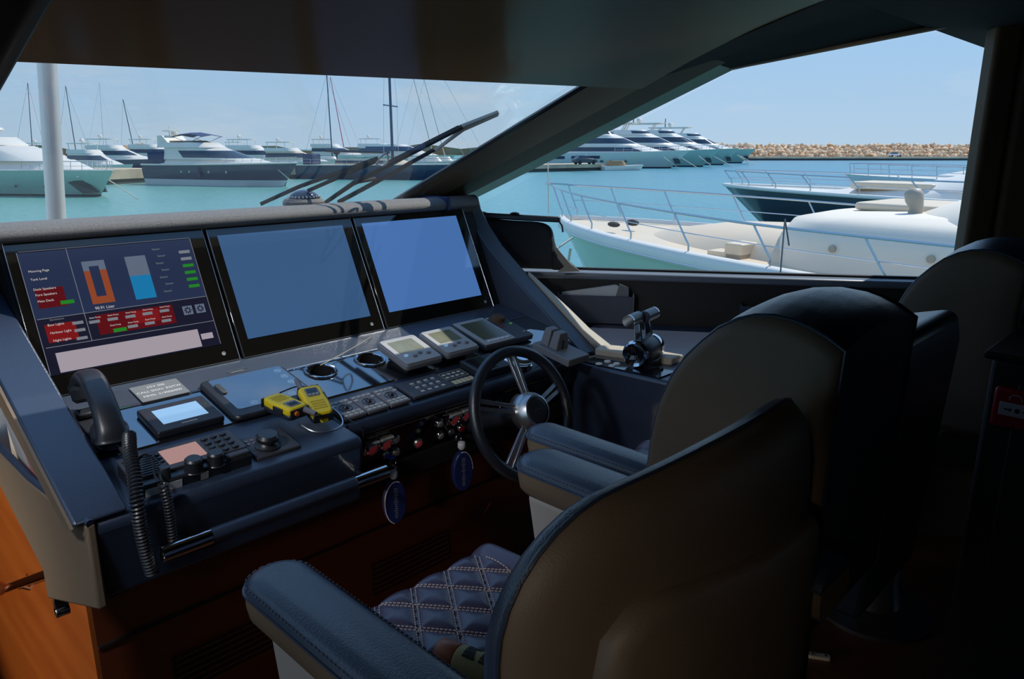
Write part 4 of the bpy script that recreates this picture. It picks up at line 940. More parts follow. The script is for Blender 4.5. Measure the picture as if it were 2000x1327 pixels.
def bolster(t, x0, x1, dy=0, dz=0, wing=True):
    """deep upright back block: taupe side panels, dark crowned top, dark rear"""
    prof = [(.745, -.80), (.735, -.62), (.726, -.53), (.712, -.455), (.690, -.40), (.664, -.358), (.634, -.324), (.604, -.296), (.571, -.276), (.541, -.265), (.511, -.261), (.480, -.263), (.452, -.270), (.424, -.281), (.395, -.298), (.398, -.37), (.402, -.50), (.405, -.80)]
    prof = [(y + dy, z + dz) for y, z in prof]
    cy = sum(y for y, z in prof) / len(prof); cz = -.52
    def ring(x, k, kz=None): return [(x, cy + (y - cy) * k, cz + (z - cz) * (kz or k)) for y, z in prof]
    b = MB(); b.loft([ring(x0 + .004, 1.0), ring(x0 - .006, .985), ring(x0 - .012, .90), ring(x0 - .010, .5)], caps=(0, 1)); b.build('side_panel', 'leather_taupe', t, angle=60)
    b = MB(); b.loft([ring(x1 - .004, 1.0), ring(x1 + .006, .985), ring(x1 + .012, .90), ring(x1 + .010, .5)], caps=(0, 1)); b.build('side_panel', 'leather_taupe', t, angle=60)
    n = 7; rings = []
    for i in range(n):
        u = i / (n - 1); x = x0 + .004 + (x1 - x0 - .008) * u; c = 4 * u * (1 - u)
        rings.append([(x, y, z + .020 * c * (1 if z > -.5 + dz else 0)) for y, z in prof])
    b = MB(); b.loft(rings, caps=(0, 0)); b.build('bolster_cover', 'leather_dark', t, angle=40)
    for x in (x0 + .003, x1 - .003):
        b = MB(); b.tube([Vector((x, y, z)) for y, z in [(cy + (y - cy) * 1.004, cz + (z - cz) * 1.004) for y, z in prof]], .0032, 6); b.build('bolster_piping', 'leather_dark', t)
def pedestal(t, cx, cy):
    b = MB(); b.lathe([(0, .0), (.20, 0), (.20, .015), (.09, .04), (.075, .12), (.075, .62), (.11, .68), (0, .68)], 28, M=T(cx, cy, -1.62)); b.build('pedestal', 'black_plastic', t)
# nearest seat
t = thing("helm_chair", 'nearest helm seat with diamond-quilted cushion, seen from behind at lower right', 'seat', (.75, .70, -1.62))
seat(t, .505, .985, .47, 1.045, -.815)
arm(t, .402, .502, .34, .965, -.600); arm(t, .982, 1.094, .34, .975, -.600)
armbox(t, .418, .492, .42, .90, -.98, -.672); armbox(t, .995, 1.08, .42, .935, -.98, -.672)
shell(t, .436, 1.100, -.342, .415); pedestal(t, .75, .70)
# middle seat
t = thing("helm_chair", 'middle helm seat behind the steering wheel with tall domed back', 'seat', (1.46, .75, -1.62))
seat(t, 1.225, 1.695, .55, 1.13, -.815, False)
arm(t, 1.118, 1.205, .45, 1.070, -.600); arm(t, 1.70, 1.79, .45, 1.070, -.600)
armbox(t, 1.130, 1.195, .50, 1.02, -.98, -.672); armbox(t, 1.71, 1.78, .50, 1.02, -.98, -.672)
bolster(t, 1.118, 1.455); pedestal(t, 1.46, .80)
b = MB(); b.loft([[(x, y, z) for y, z in ((.425, -.95), (.395, -.40), (.405, -.350), (.425, -.340), (.50, -.36), (.56, -.50), (.56, -.95))] for x in (1.457, 1.70, 1.80)]); b.build('back_shoulder', 'leather_dark', t, bevel=.012, seg=3)
# far right seat
t = thing("helm_chair", 'far right seat by the side window with tall domed back', 'seat', (2.6, .70, -1.62))
seat(t, 2.43, 2.80, .60, 1.0, -.815, False)
bolster(t, 2.372, 2.74, -.01, -.014); pedestal(t, 2.60, .72)
arm(t, 2.372, 2.44, .60, 1.0, -.600)
# paper on middle seat
t = thing('paper_sheets', 'pale paper sheets lying on the middle seat', 'papers', (1.36, .95, -.79))
b = MB(); b.loft([[(1.26, .80, z), (1.47, .78, z), (1.50, 1.03, z + .01), (1.29, 1.05, z + .01)] for z in (-.783, -.779)]); b.build('sheet', 'paper', t, smooth=False)
# lotion bottle on the nearest seat
p0 = at_z(858, 1272, -.772); p1 = at_z(985, 1328, -.774); ax = (p1 - p0).normalized(); ln = .165
t = thing('lotion_bottle', 'brown capped bottle with a yellow label lying on the quilted seat', 'bottle', p0 + Vector((0, 0, -.024)))
BF = frame(p0, ax.cross(Vector((0, 0, 1))), Vector((0, 0, 1))); 
if (BF.to_3x3() @ Vector((0, 0, 1))).dot(ax) < 0: BF = frame(p0, Vector((0, 0, 1)).cross(ax), Vector((0, 0, 1)))
b = MB(); b.lathe([(0, 0), (.0195, 0), (.0215, .003), (.0225, .034), (.0215, .036), (0, .036)], 24, M=BF); b.build('bottle_cap', 'cap_brown', t)
b = MB(); b.lathe([(.018, .034), (.0235, .040), (.0242, .15), (.020, .163), (0, .165)], 24, M=BF); b.build('bottle_body', 'label_yellow', t)
for k in range(3):
    b = MB()
    for i in range(5):
        a0 = 62 + i * 14; M = BF @ RZ(a0) @ T(.0242, 0, .052 + k * .030); b.box(0, .0005, -.0022, .0022, 0, .022 - (i * 7 + k * 5) % 9 * .001, M=M)
    b.build('label_print', 'trim_brown' if k else 'print_black', t, smooth=False)
t = thing('paper_sheets', 'small pale paper tucked under the lotion bottle', 'papers', p0.lerp(p1, .6) + Vector((-.02, -.03, -.02)))
q = p0.lerp(p1, .55); b = MB(); b.loft([[q + Vector((-.06, -.02, z)), q + Vector((.0, -.08, z)), q + Vector((.05, -.04, z)), q + Vector((.0, .0, z))] for z in (-.026, -.0245)]); b.build('sheet', 'paper', t, smooth=False)
# ================================================================== OUTSIDE: own foredeck, wipers, pole
SEA = -4.0
b = MB(); b.loft([[(-1.6, 2.5, z), (2.6, 2.5, z), (2.2, 5.5, z), (.6, 9.2, z), (-.9, 9.2, z), (-2.2, 5.5, z)] for z in (-.86, -.81)])
struct(b.build('floor_foredeck', 'white_gel', bevel=.02), 'white foredeck of the yacht ahead of the windscreen')
b = MB(); b.loft([[(-2.6, -6, z), (4.4, -6, z), (3.5, .4, z), (2.45, 2.3, z), (2.3, 5.5, z), (.6, 9.3, z), (-.9, 9.3, z), (-2.3, 5.5, z), (-2.6, 2, z)] for z in (SEA - .5, -2.80)])
struct(b.build('floor_hull', 'white_gel'), 'white hull of the yacht below the cabin')
b = MB(); b.box(-2.7, -1.66, -3, 2.6, -1.72, -1.64); struct(b.build('floor_sidedeck', 'white_gel', smooth=False))
# pole
pb, pt = at_y(113, 470, 3.35), at_y(88, 60, 3.30)
t = thing('steel_pole', 'thick polished steel pole standing ahead of the windscreen at left', 'pole', (pb.x, pb.y, -.81))
d = (pb - pt).normalized(); foot = pb + d * ((pb.z + .81) / -d.z)
b = MB(); b.cyl(foot, pt + (pt - pb) * .3, .0335, n=24); b.build('pole_tube', 'pole_metal', t)
b = MB(); b.cyl(foot, foot + Vector((0, 0, .03)), .07, n=24); b.build('pole_flange', 'chrome', t)
# compass dome on the dash
t = thing('compass', 'dome compass with dark glass on top of the dashboard', 'compass', (1.395, 2.40, -.196))
b = MB(); b.lathe([(0, 0), (.072, 0), (.072, .012), (.064, .022), (.056, .024)], 28, M=T(1.395, 2.40, -.197)); b.build('compass_base', 'leather_grey', t)
b = MB(); b.sph((1.395, 2.395, -.177), .056, (1, 1, .62), 24, lo=0); b.build('compass_dome', 'dome_glass', t, angle=80)
b = MB()
for i in range(14): a = PI + PI * i / 13; b.sph((1.395 + .054 * math.cos(a), 2.395 + .054 * math.sin(a), -.168), .004, (1, 1, 1), 6)
b.build('compass_card', 'light_plastic', t, kind='stuff')
# wipers lie just outside the raked windscreen
WN = Vector((0, .58, 1)).normalized()
def wp(u, v, off=.035):
    r = ray(u, v); o = Vector((0, 2.475, -.262)) + WN * off; return r * (o.dot(WN) / r.dot(WN))
def bar(mb, a, c, w0, w1, th=.012):
    d = (c - a).normalized(); s = d.cross(WN).normalized()
    mb.loft([[p + s * w_ / 2, p - s * w_ / 2, p - s * w_ / 2 + WN * th, p + s * w_ / 2 + WN * th] for p, w_ in ((a, w0), (c, w1))])
t = thing('windscreen_wiper', 'large twin-arm wiper with long blade across the right of the windscreen', 'wiper', wp(640, 400))
b = MB(); bar(b, wp(632, 402), wp(690, 362), .012, .016); bar(b, wp(690, 362), wp(905, 250), .020, .014); b.build('wiper_arm', 'rubber', t, bevel=.002)
b = MB(); bar(b, wp(662, 398), wp(740, 356), .018, .018); bar(b, wp(740, 356), wp(850, 295), .016, .012); b.build('wiper_arm', 'rubber', t, bevel=.002)
b = MB(); bar(b, wp(700, 358), wp(735, 352), .012, .010); b.build('wiper_link', 'rubber', t, bevel=.002)
b = MB(); bar(b, wp(760, 322, .05), wp(900, 252, .05), .022, .026); b.build('wiper_blade', 'rubber', t, bevel=.002)
b = MB(); bar(b, wp(900, 252, .05), wp(975, 222, .05), .020, .014); bar(b, wp(850, 298, .045), wp(905, 256, .045), .004, .014); bar(b, wp(905, 256, .045), wp(974, 226, .045), .014, .010); b.build('blade_rubber', 'wiper_grey', t, bevel=.002)
t = thing('windscreen_wiper', 'thin left-hand wiper arms rising from behind the compass', 'wiper', wp(575, 378))
b = MB(); bar(b, wp(510, 402), wp(585, 368), .006, .008); bar(b, wp(585, 368), wp(740, 312), .008, .009); b.build('wiper_arm', 'rubber', t, bevel=.001)
b = MB(); bar(b, wp(602, 376), wp(735, 318), .007, .008); b.build('wiper_arm', 'rubber', t, bevel=.001)
b = MB(); P = [wp(735, 320), wp(748, 324), wp(758, 312), wp(754, 300), wp(742, 308)]; b.tube(catmull(P, 4, True), .004, 6, closed=True); b.build('wiper_spring', 'steel', t)

# ================================================================== SEA, BREAKWATER, QUAYS
def seamat():
    m = bpy.data.materials.new('sea'); m.use_nodes = True; t = m.node_tree; bs = t.nodes['Principled BSDF']
    g = t.nodes.new('ShaderNodeNewGeometry'); s_ = t.nodes.new('ShaderNodeSeparateXYZ'); t.links.new(g.outputs['Position'], s_.inputs[0])
    dv = t.nodes.new('ShaderNodeMath'); dv.operation = 'SUBTRACT'; t.links.new(s_.outputs['X'], dv.inputs[0]); t.links.new(s_.outputs['Y'], dv.inputs[1])
    r = t.nodes.new('ShaderNodeMapRange'); r.inputs[1].default_value = -40; r.inputs[2].default_value = 60; t.links.new(dv.outputs[0], r.inputs[0])
    mp_ = t.nodes.new('ShaderNodeMapping'); mp_.inputs['Scale'].default_value = (1, 1, 1); t.links.new(g.outputs['Position'], mp_.inputs[0])
    n = t.nodes.new('ShaderNodeTexNoise'); n.inputs['Scale'].default_value = .05; n.inputs['Detail'].default_value = 4; t.links.new(mp_.outputs[0], n.inputs['Vector'])
    ad = t.nodes.new('ShaderNodeMath'); ad.operation = 'MULTIPLY_ADD'; ad.inputs[1].default_value = .5; ad.inputs[2].default_value = -.25; t.links.new(n.outputs['Fac'], ad.inputs[0])
    a2 = t.nodes.new('ShaderNodeMath'); t.links.new(r.outputs[0], a2.inputs[0]); t.links.new(ad.outputs[0], a2.inputs[1])
    c = t.nodes.new('ShaderNodeValToRGB'); c.color_ramp.elements[0].color = (.135, .345, .320, 1); c.color_ramp.elements[1].color = (.075, .245, .34, 1); t.links.new(a2.outputs[0], c.inputs[0])
    t.links.new(c.outputs[0], bs.inputs['Base Color']); bs.inputs['Roughness'].default_value = .28; bs.inputs['Specular IOR Level'].default_value = .35
    n2 = t.nodes.new('ShaderNodeTexNoise'); n2.inputs['Scale'].default_value = 1.3; n2.inputs['Detail'].default_value = 5; t.links.new(mp_.outputs[0], n2.inputs['Vector'])
    bu = t.nodes.new('ShaderNodeBump'); bu.inputs['Strength'].default_value = .55; bu.inputs['Distance'].default_value = .35; t.links.new(n2.outputs['Fac'], bu.inputs['Height']); t.links.new(bu.outputs[0], bs.inputs['Normal'])
    MATS['sea'] = m
seamat()
b = MB(); b.grid(2, 2, lambda u, v: (-1500 + 3500 * u, -1500 + 3500 * v, SEA))
o = b.build('floor_sea', 'sea', smooth=False); struct(o, 'turquoise sea water of the marina'); 
# breakwater: quay apron + rock armour; each visible boulder is a part
A0 = at_z(1430, 313.5, SEA); A1 = at_z(1990, 313.5, SEA); ex = (A1 - A0).normalized(); BW = frame((A0.x, A0.y, SEA), ex, Vector((0, 0, 1)).cross(ex)); LEN = (A1 - A0).length
# inland direction = away from camera
if (BW.to_3x3() @ Vector((0, 1, 0))).dot(Vector((A0.x, A0.y, 0))) < 0: BW = frame((A0.x, A0.y, SEA), ex, ex.cross(Vector((0, 0, 1))))
sg = 1 if (BW.to_3x3() @ Vector((0, 0, 1))).z > 0 else -1
t = thing('breakwater', 'long stone breakwater of piled tan boulders on the horizon at right', 'breakwater', (A0.x, A0.y, SEA))
b = MB(); b.box(-8, LEN + 30, 0, 9, -.5 * sg, 1.05 * sg, M=BW); b.build('quay_apron', 'quay', t, smooth=False)
b = MB(); b.box(-8, LEN + 30, -.08, 0, -.5 * sg, .55 * sg, M=BW); b.build('quay_footing', 'quay_dark', t, smooth=False)
b = MB(); b.loft([[(x, 9, 1.0 * sg), (x, 12, 3.6 * sg), (x, 16, 4.6 * sg), (x, 22, -1 * sg)] for x in (-8, LEN + 30)], M=BW); b.build('rubble_core', 'stone', t, smooth=False)
rk = random.Random(11)
def rockmesh(k):
    b = MB(); b.sph((0, 0, 0), 1, (1, .8, .75), 7); b.v = [v * rk.uniform(.72, 1.15) for v in b.v]
    o = b.build('rock_proto', 'stone' if k % 2 else 'stone_light', None, local=True, smooth=False); me = o.data; bpy.data.objects.remove(o); return me
RK = [rockmesh(k) for k in range(8)]
for row in range(4):
    n = 74
    for i in range(n):
        x = -6 + (LEN + 20) * (i + rk.uniform(-.3, .3)) / n; y, z = ((9.3, 1.5), (10.6, 2.5), (12.2, 3.6), (14, 4.5))[row]
        o = bpy.data.objects.new('rock', RK[rk.randrange(8)]); COL.objects.link(o); o.parent = t
        P = BW @ Vector((x, y + rk.uniform(-.4, .4), (z + rk.uniform(-.3, .3)) * sg)) - Vector((A0.x, A0.y, SEA)); o.location = P
        s_ = rk.uniform(.75, 1.45); o.scale = (s_, s_, s_ * .9); o.rotation_euler = (rk.uniform(-.4, .4), rk.uniform(-.4, .4), rk.uniform(0, 6))
def quay(name, label, u0, v0, u1, v1, depth, h, back=1):
    a = at_z(u0, v0, SEA); c = at_z(u1, v1, SEA); e = (c - a).normalized(); nrm = Vector((-e.y, e.x, 0))
    if nrm.dot(a) < 0: nrm = -nrm
    t = thing(name, label, 'quay', (a.x, a.y, SEA))
    b = MB(); b.loft([[a + Vector((0, 0, z)), c + Vector((0, 0, z)), c + nrm * depth + Vector((0, 0, z)), a + nrm * depth + Vector((0, 0, z))] for z in (.55, h)]); b.build('quay_slab', 'quay', t, smooth=False)
    b = MB(); b.loft([[p + nrm * .15 + Vector((0, 0, z)) for p in (a, c, c + nrm * depth, a + nrm * depth)] for z in (-.5, .56)]); b.build('quay_piles', 'quay_dark', t, smooth=False)
    return t
quay('stone_quay', 'tan stone quay between the white and the dark hulled yachts', 214, 361, 318, 355, 14, 1.6)
quay('stone_quay', 'tan stone quay right of the dark hulled yacht', 565, 350, 665, 346, 12, 1.5)
quay('stone_quay', 'low quay with fenders in front of the large yachts at right', 985, 338, 1180, 333, 6, 1.2)
# distant shore
t = thing('rocky_hill', 'orange rocky headland behind the marina at left', 'hill', (70, 200, SEA))
h0 = at_z(232, 296, -1.0); 
c = ray(290, 290); c = c * (230 / math.hypot(c.x, c.y)); rt = Vector((c.y, -c.x, 0)).normalized()
b = MB(); rh = random.Random(4)
def hillf(u, v):
    a = (u - .5) * 2; e = max(0, 1 - a * a) ** .5; z = 3.6 * e * (1 + .25 * math.sin(5 * u + 1) + .12 * math.sin(17 * u)) * math.sin(PI * min(1, v * 1.0)) ** .7 + 1
    return (c.x + rt.x * 11 * a + c.x / 230 * 14 * (v - .5) + rh.uniform(-.3, .3), c.y + rt.y * 11 * a + c.y / 230 * 14 * (v - .5), SEA + z + rh.uniform(-.35, .35) * e)
b.grid(40, 14, hillf); b.build('hill_body', 'hill', t, angle=50)
t = thing('far_shore', 'low hazy shoreline behind the distant boats', 'shore', (100, 250, SEA))
b = MB()
def at_r(u, v, r): c = ray(u, v); return c * (r / math.hypot(c.x, c.y))
P = [at_r(u, 289 , 420) for u in range(-100, 1060, 40)]
b.loft([[Vector((p.x, p.y, SEA)), Vector((p.x, p.y, SEA + 4.0 + 1.2 * math.sin(i * 1.7) + .8 * math.sin(i * .6))), Vector((p.x * 1.03, p.y * 1.03, SEA))] for i, p in enumerate(P)]); b.build('shore_body', 'hill', t)

# ================================================================== BOATS (local x forward from stern, z from the waterline)
def hullmesh(b, Ln, B, fb, fs, rake=.09, m=(0, 1), chine=.16, full=.5, flare=.86):
    rings = []; n = 17
    for i in range(n):
        s = i / (n - 1); k = max(0, (s - full) / (1 - full)); hb = B / 2 * (.93 + .07 * min(1, s / .4)) * max(.002, 1 - k ** 2.3) ** .8
        kw = max(0, (s - full * .8) / (1 - full * .8)); hw = B / 2 * flare * max(.001, 1 - kw ** 1.7); zs = fs + (fb - fs) * s ** 1.7
        x = Ln * s; rk_ = lambda z: -Ln * rake * (1 - max(z, 0) / zs) * s ** 5
        r = []
        for y, z in ((hb, zs), (hb * .985, zs * .86), (hb * .55 + hw * .45, zs * .5), (hw, chine), (hw * .93, -.05), (hw * .5, -.5)): r.append((x + rk_(z), y, z))
        r += [(p[0], -p[1], p[2]) for p in r[::-1]]
        rings.append(r)
    mm = [m[0]] * 3 + [m[1]] * 5 + [m[0]] * 3 + [2]
    b.loft(rings, mm=mm)
    def sheer(s, ins=0):
        k = max(0, (s - full) / (1 - full)); hb = B / 2 * (.93 + .07 * min(1, s / .4)) * max(.002, 1 - k ** 2.3) ** .8
        return Ln * s, max(.01, hb - ins), fs + (fb - fs) * s ** 1.7
    return sheer
def plan(xa, xf, w_, nose, z, n=7):
    pts = [(xa, w_ * .96, z), ((xa + xf - nose) / 2, w_, z), (xf - nose, w_, z)]
    for i in range(1, n + 1):
        a = PI / 2 * i / n; pts.append((xf - nose + nose * math.sin(a), max(w_ * math.cos(a), .02), z))
    return pts + [(x, -y, z) for x, y, z in pts[::-1]]
def tier(t, lo, hi, m='white_gel', name='deckhouse', glass=None, bev=0):
    """lo/hi: (xa, xf, half width, nose, z)"""
    b = MB(); b.loft([plan(*lo), plan(*hi)]); o = b.build(name, m, t, local=True, angle=40, bevel=bev)
    if glass:
        for g in glass:
            f0, f1, i0, i1 = g; L_ = lambda f: [Vector(p) + (Vector(q) - Vector(p)) * f for p, q in zip(plan(*lo), plan(*hi))]
            b = MB(); R0 = L_(f0); R1 = L_(f1); n = len(R0); cx = (lo[0] + lo[1]) / 2
            def outw(p): return p + Vector((.03 if p.x > cx else 0, .03 * (1 if p.y > 0 else -1), 0))
            for side in (0, 1):
                idx = list(range(i0, i1 + 1)); idx = idx if side == 0 else [n - 1 - k for k in idx]
                a = [outw(R0[k]) for k in idx]; c = [outw(R1[k]) for k in idx]
                b.loft([a, c], closed=False, caps=(0, 0))
            b.build('window_band', 'tint_glass', o, local=True, angle=60)
    return o
def rails(t, sheer, s0, s1, n, h, r=.02, ins=.12, mid=True):
    for sd in (1, -1):
        P = []
        for i in range(n + 1):
            x, y, z = sheer(s0 + (s1 - s0) * i / n, ins); P.append(Vector((x + .0, y * sd, z)))
        b = MB(); b.tube([p + Vector((.12, 0, h)) for p in P], r, 6)
        if mid: b.tube([p + Vector((.06, 0, h * .5)) for p in P], r * .6, 5)
        b.build('guard_rail', 'steel', t, local=True)
        for p in P:
            b = MB(); b.tube([p, p + Vector((.02, 0, h * .35)), p + Vector((.12, 0, h))], r * .9, 6); b.build('stanchion', 'steel', t, local=True)
def boat(name, label, cat, bow, heading, Ln):
    """bow: water position under the stem; heading: degrees"""
    h = math.radians(heading); t = thing(name, label, cat, (bow.x - math.cos(h) * Ln, bow.y - math.sin(h) * Ln, SEA), (0, 0, h))
    return t
def dome(t, x, y, z, r=.4, m='white_gel'):
    b = MB(); b.cyl((x, y, z), (x, y, z + r * .6), r * .35, n=10); b.lathe([(0, 0), (r * .8, 0), (r, r * .35), (r * .95, r * .9), (r * .6, r * 1.35), (0, r * 1.5)], 18, M=T(x, y, z + r * .5)); b.build('radar_dome', m, t, local=True)
def mastpole(t, x, y, z0, z1, r, m='mast_dark', spreader=None, name='mast', lean=0):
    b = MB(); b.tube([(x, y, z0), (x - lean, y, z1)], [r, r * .7], 8)
    if spreader:
        for z in spreader: b.tube([(x, y - 2.2, z), (x, y + 2.2, z)], r * .45, 6)
    b.build(name, m, t, local=True)
def line(name, label, p0, p1, r=.03, m='rope'):
    o = MB().tube([p0, p1], r, 5).build(name, m); tag(o, label, 'rope', 'mooring lines'); return o
HD = -66.5
# --- large white yacht at far left
bow = at_z(203, 384, SEA); t = boat('motor_yacht', 'white motor yacht with painted teal sea reflection on the hull at the far left edge', 'yacht', bow + Vector((.6, -1.2, 0)), HD, 26)
b = MB(); sh = hullmesh(b, 26, 6.2, 2.15, 2.1, .07); b.build('hull', ['hull_teal_bounce', 'hull_black', 'white_gel'], t, local=True, angle=40)
b = MB()
for sd in (1, -1): b.tube([(sh(s)[0], sh(s)[1] * sd, sh(s)[2] + .03) for s in [i / 16 for i in range(17)]], .07, 6)
b.build('gunwale', 'white_gel', t, local=True)
tier(t, (4, 24.0, 2.4, 9, 2.05), (4, 21.5, 2.0, 9, 3.0), 'white_gel', 'foredeck_trunk')
tier(t, (3, 21.0, 2.45, 6.5, 2.9), (3, 16.5, 2.1, 5, 4.15), 'white_gel', 'saloon', [(.12, .62, 0, 2)])
tier(t, (3, 18.6, 2.3, 5, 3.0), (3, 15.5, 2.1, 4, 4.25), 'white_cover', 'windscreen_cover')
tier(t, (2, 15.5, 2.2, 3, 4.2), (2, 14.2, 1.9, 2.6, 4.9), 'white_gel', 'flybridge')
tier(t, (2, 12.5, 2.0, 2, 5.55), (2, 12.3, 1.9, 2, 5.75), 'white_gel', 'hardtop')
for x in (4.5, 10.6):
    for y in (-1.6, 1.6):
        b = MB(); b.tube([(x, y, 4.8), (x + .5, y, 5.6)], .07, 8); b.build('hardtop_post', 'white_gel', t, local=True)
dome(t, 11.3, -.9, 5.9, .62); dome(t, 7.5, .9, 5.9, .4)
b = MB(); b.tube([(8.4, -1, 5.75), (8.6, -1, 6.3), (12, -.9, 6.3)], .06, 8); b.tube([(6, 1, 5.75), (6.5, 0, 6.4), (9.5, 0, 6.4)], .06, 8); b.build('radar_arch', 'white_gel', t, local=True)
mastpole(t, 9.0, 0, 6.3, 8.0, .05, 'mast_light', None, 'antenna_mast')
for s, z in ((.55, .75), (.58, .75), (.68, .75), (.79, .75)):
    x, y, zz = sh(s)
    for sd in (1, -1): b = MB(); b.sph((x, sd * (y * .90), z + .1), .16, (1.2, .6, .7), 10); b.build('porthole', 'tint_glass', t, local=True)
for sd in (1, -1):
    b = MB(); b.loft([[(22.2, sd * 1.35, 1.35), (23.6, sd * .80, 1.35), (24.6, sd * .28, .35), (23.3, sd * .72, .28)], [(22.2, sd * 1.50, 1.35), (23.6, sd * 1.02, 1.35), (24.6, sd * .40, .35), (23.3, sd * .95, .28)]]); b.build('anchor_pocket', 'hull_black', t, local=True)
    b = MB(); b.box(22.9, 23.6, sd * 1.30 - .02, sd * 1.30 + .02, 1.62, 1.72); b.build('hull_badge', 'white', t, local=True)
rails(t, sh, .72, .985, 8, .75, .03)
# --- dark hulled yacht
bow = at_z(548, 364, SEA); t = boat('motor_yacht', 'motor yacht with navy hull, white deck and blue bimini', 'yacht', bow + Vector((1.0, -2.0, 0)), -68, 19.5)
b = MB(); sh = hullmesh(b, 19.5, 5.2, 2.45, 2.15, .10, (0, 1), .62); b.build('hull', ['hull_navy', 'boot_white', 'white_gel'], t, local=True, angle=40)
b = MB()
for sd in (1, -1): b.tube([(sh(s)[0], sh(s)[1] * sd, sh(s)[2] + .02) for s in [i / 16 for i in range(17)]], .10, 6)
b.build('gunwale', 'white_gel', t, local=True)
tier(t, (2.5, 17.2, 2.1, 7, 2.2), (2.5, 14.5, 1.8, 6, 2.85), 'white_gel', 'coachroof')
tier(t, (3.0, 14.2, 2.05, 5.0, 2.75), (3.0, 9.6, 1.75, 3.2, 4.05), 'white_gel', 'saloon', [(.15, .72, 1, 10)])
tier(t, (2.0, 9.8, 1.9, 2.6, 4.0), (2.0, 8.6, 1.7, 2.2, 4.55), 'white_gel', 'flybridge')
tier(t, (2.8, 8.0, 1.2, 1.2, 4.5), (2.8, 7.0, 1.1, 1, 4.75), 'teak', 'flybridge_seats')
b = MB(); b.loft([[(x, y, z) for y, z in ((-1.5, 5.25 + q), (0, 5.45 + q), (1.5, 5.25 + q))] + [(x, y, z + .06) for y, z in ((1.5, 5.25 + q), (0, 5.45 + q), (-1.5, 5.25 + q))] for x, q in ((4.0, -.15), (5.2, .1), (6.8, .12), (8.4, -.12))]); b.build('bimini', 'blue_canvas', t, local=True)
for x in (4.2, 8.2):
    for y in (-1.4, 1.4): b = MB(); b.tube([(6.2, y, 4.5), (x, y, 5.15)], .03, 6); b.build('bimini_pole', 'steel', t, local=True)
b = MB(); b.loft([[(1.8, y, 4.5), (3.4, y, 4.5), (2.6, y, 5.3), (1.9, y, 5.3)] for y in (-1.5, 1.5)]); b.build('radar_arch', 'white_gel', t, local=True)
dome(t, 2.0, 0.9, 5.2, .36); mastpole(t, 2.6, -.4, 5.3, 6.3, .05, 'white_gel', None, 'antenna_mast'); b = MB(); b.box(2.1, 3.1, -.9, .5, 5.75, 5.85); b.build('radar_scanner', 'white_gel', t, local=True)
b = MB(); b.box(.6, 3.0, -2.0, 2.0, 2.3, 3.6); b.build('cockpit_screen', 'blue_canvas', t, local=True, bevel=.1)
for s in (.30, .36, .50, .62):
    x, y, z = sh(s)
    for sd in (1, -1): b = MB(); b.sph((x, sd * y * .96, 1.45), .15, (1, .5, 1), 10); b.build('porthole', 'light_plastic', t, local=True)
for sd in (1, -1):
    x, y, z = sh(.44); b = MB(); b.cyl((x, sd * (y + .06), .9), (x, sd * (y + .06), 1.9), .16, n=10); b.build('fender', 'blue_canvas', t, local=True)
rails(t, sh, .62, .985, 7, .6, .025)
# --- background motor boats (smaller in view)
def smallboat(label, u, v, hd, Ln, hullm, sc=1.0, flyb=True, cover='white_gel'):
    bow = at_z(u, v, SEA); t = boat('motor_boat', label, 'boat', bow, hd, Ln); B = Ln * .27; fb = .115 * Ln
    b = MB(); sh = hullmesh(b, Ln, B, fb, fb * .85, .09); b.build('hull', [hullm, 'boot_white', 'white_gel'], t, local=True, angle=40)
    tier(t, (Ln * .15, Ln * .86, B * .40, Ln * .34, fb * .9), (Ln * .15, Ln * .72, B * .36, Ln * .3, fb * 1.22), 'white_gel', 'coachroof')
    tier(t, (Ln * .12, Ln * .72, B * .40, Ln * .25, fb * 1.15), (Ln * .12, Ln * .50, B * .34, Ln * .16, fb * 1.85), cover, 'saloon', [(.2, .75, 0, 8)])
    if flyb:
        tier(t, (Ln * .10, Ln * .50, B * .36, Ln * .12, fb * 1.83), (Ln * .10, Ln * .45, B * .32, Ln * .1, fb * 2.15), 'white_gel', 'flybridge')
        tier(t, (Ln * .12, Ln * .40, B * .33, Ln * .06, fb * 2.62), (Ln * .12, Ln * .40, B * .33, Ln * .06, fb * 2.70), 'white_gel', 'hardtop')
        for x in (.14, .36):
            for y in (-1, 1): b = MB(); b.tube([(Ln * x, y * B * .28, fb * 2.1), (Ln * x, y * B * .30, fb * 2.65)], .05, 6); b.build('hardtop_post', 'white_gel', t, local=True)
        dome(t, Ln * .2, B * .1, fb * 2.7, .022 * Ln); mastpole(t, Ln * .24, 0, fb * 2.7, fb * 3.1, .04, 'mast_light', None, 'antenna_mast')
    return t
smallboat('cream motor boat berthed between the white and navy yachts', 262, 345, -75, 15, 'hull_pale')
smallboat('white motor boat with hardtop behind the stone quay at left', 330, 333, -60, 18, 'hull_navy')
smallboat('white flybridge boat directly right of the navy yacht bow', 600, 331, -60, 18, 'hull_pale')
smallboat('cream boat with long cover left of the dark sailing yacht', 668, 336, -65, 16, 'hull_pale', 1, True, 'cream_gel')
smallboat('small white boat beyond the mast of the sailing yacht', 735, 319, -60, 20, 'hull_pale')
smallboat('white boat with tinted windows by the windscreen corner pillar', 890, 326, -55, 22, 'hull_teal_bounce', 1, False)
smallboat('distant low white boat at the left behind the steel pole', 165, 327, -62, 16, 'hull_pale')
smallboat('pale flybridge boat second behind the navy yacht, against the hill', 392, 324, -58, 19, 'hull_pale')
smallboat('far white boat left of the tall black mast', 540, 317, -64, 18, 'hull_pale')
smallboat('far white boat right of the main mast of the sailing yacht', 838, 321, -58, 20, 'hull_pale')
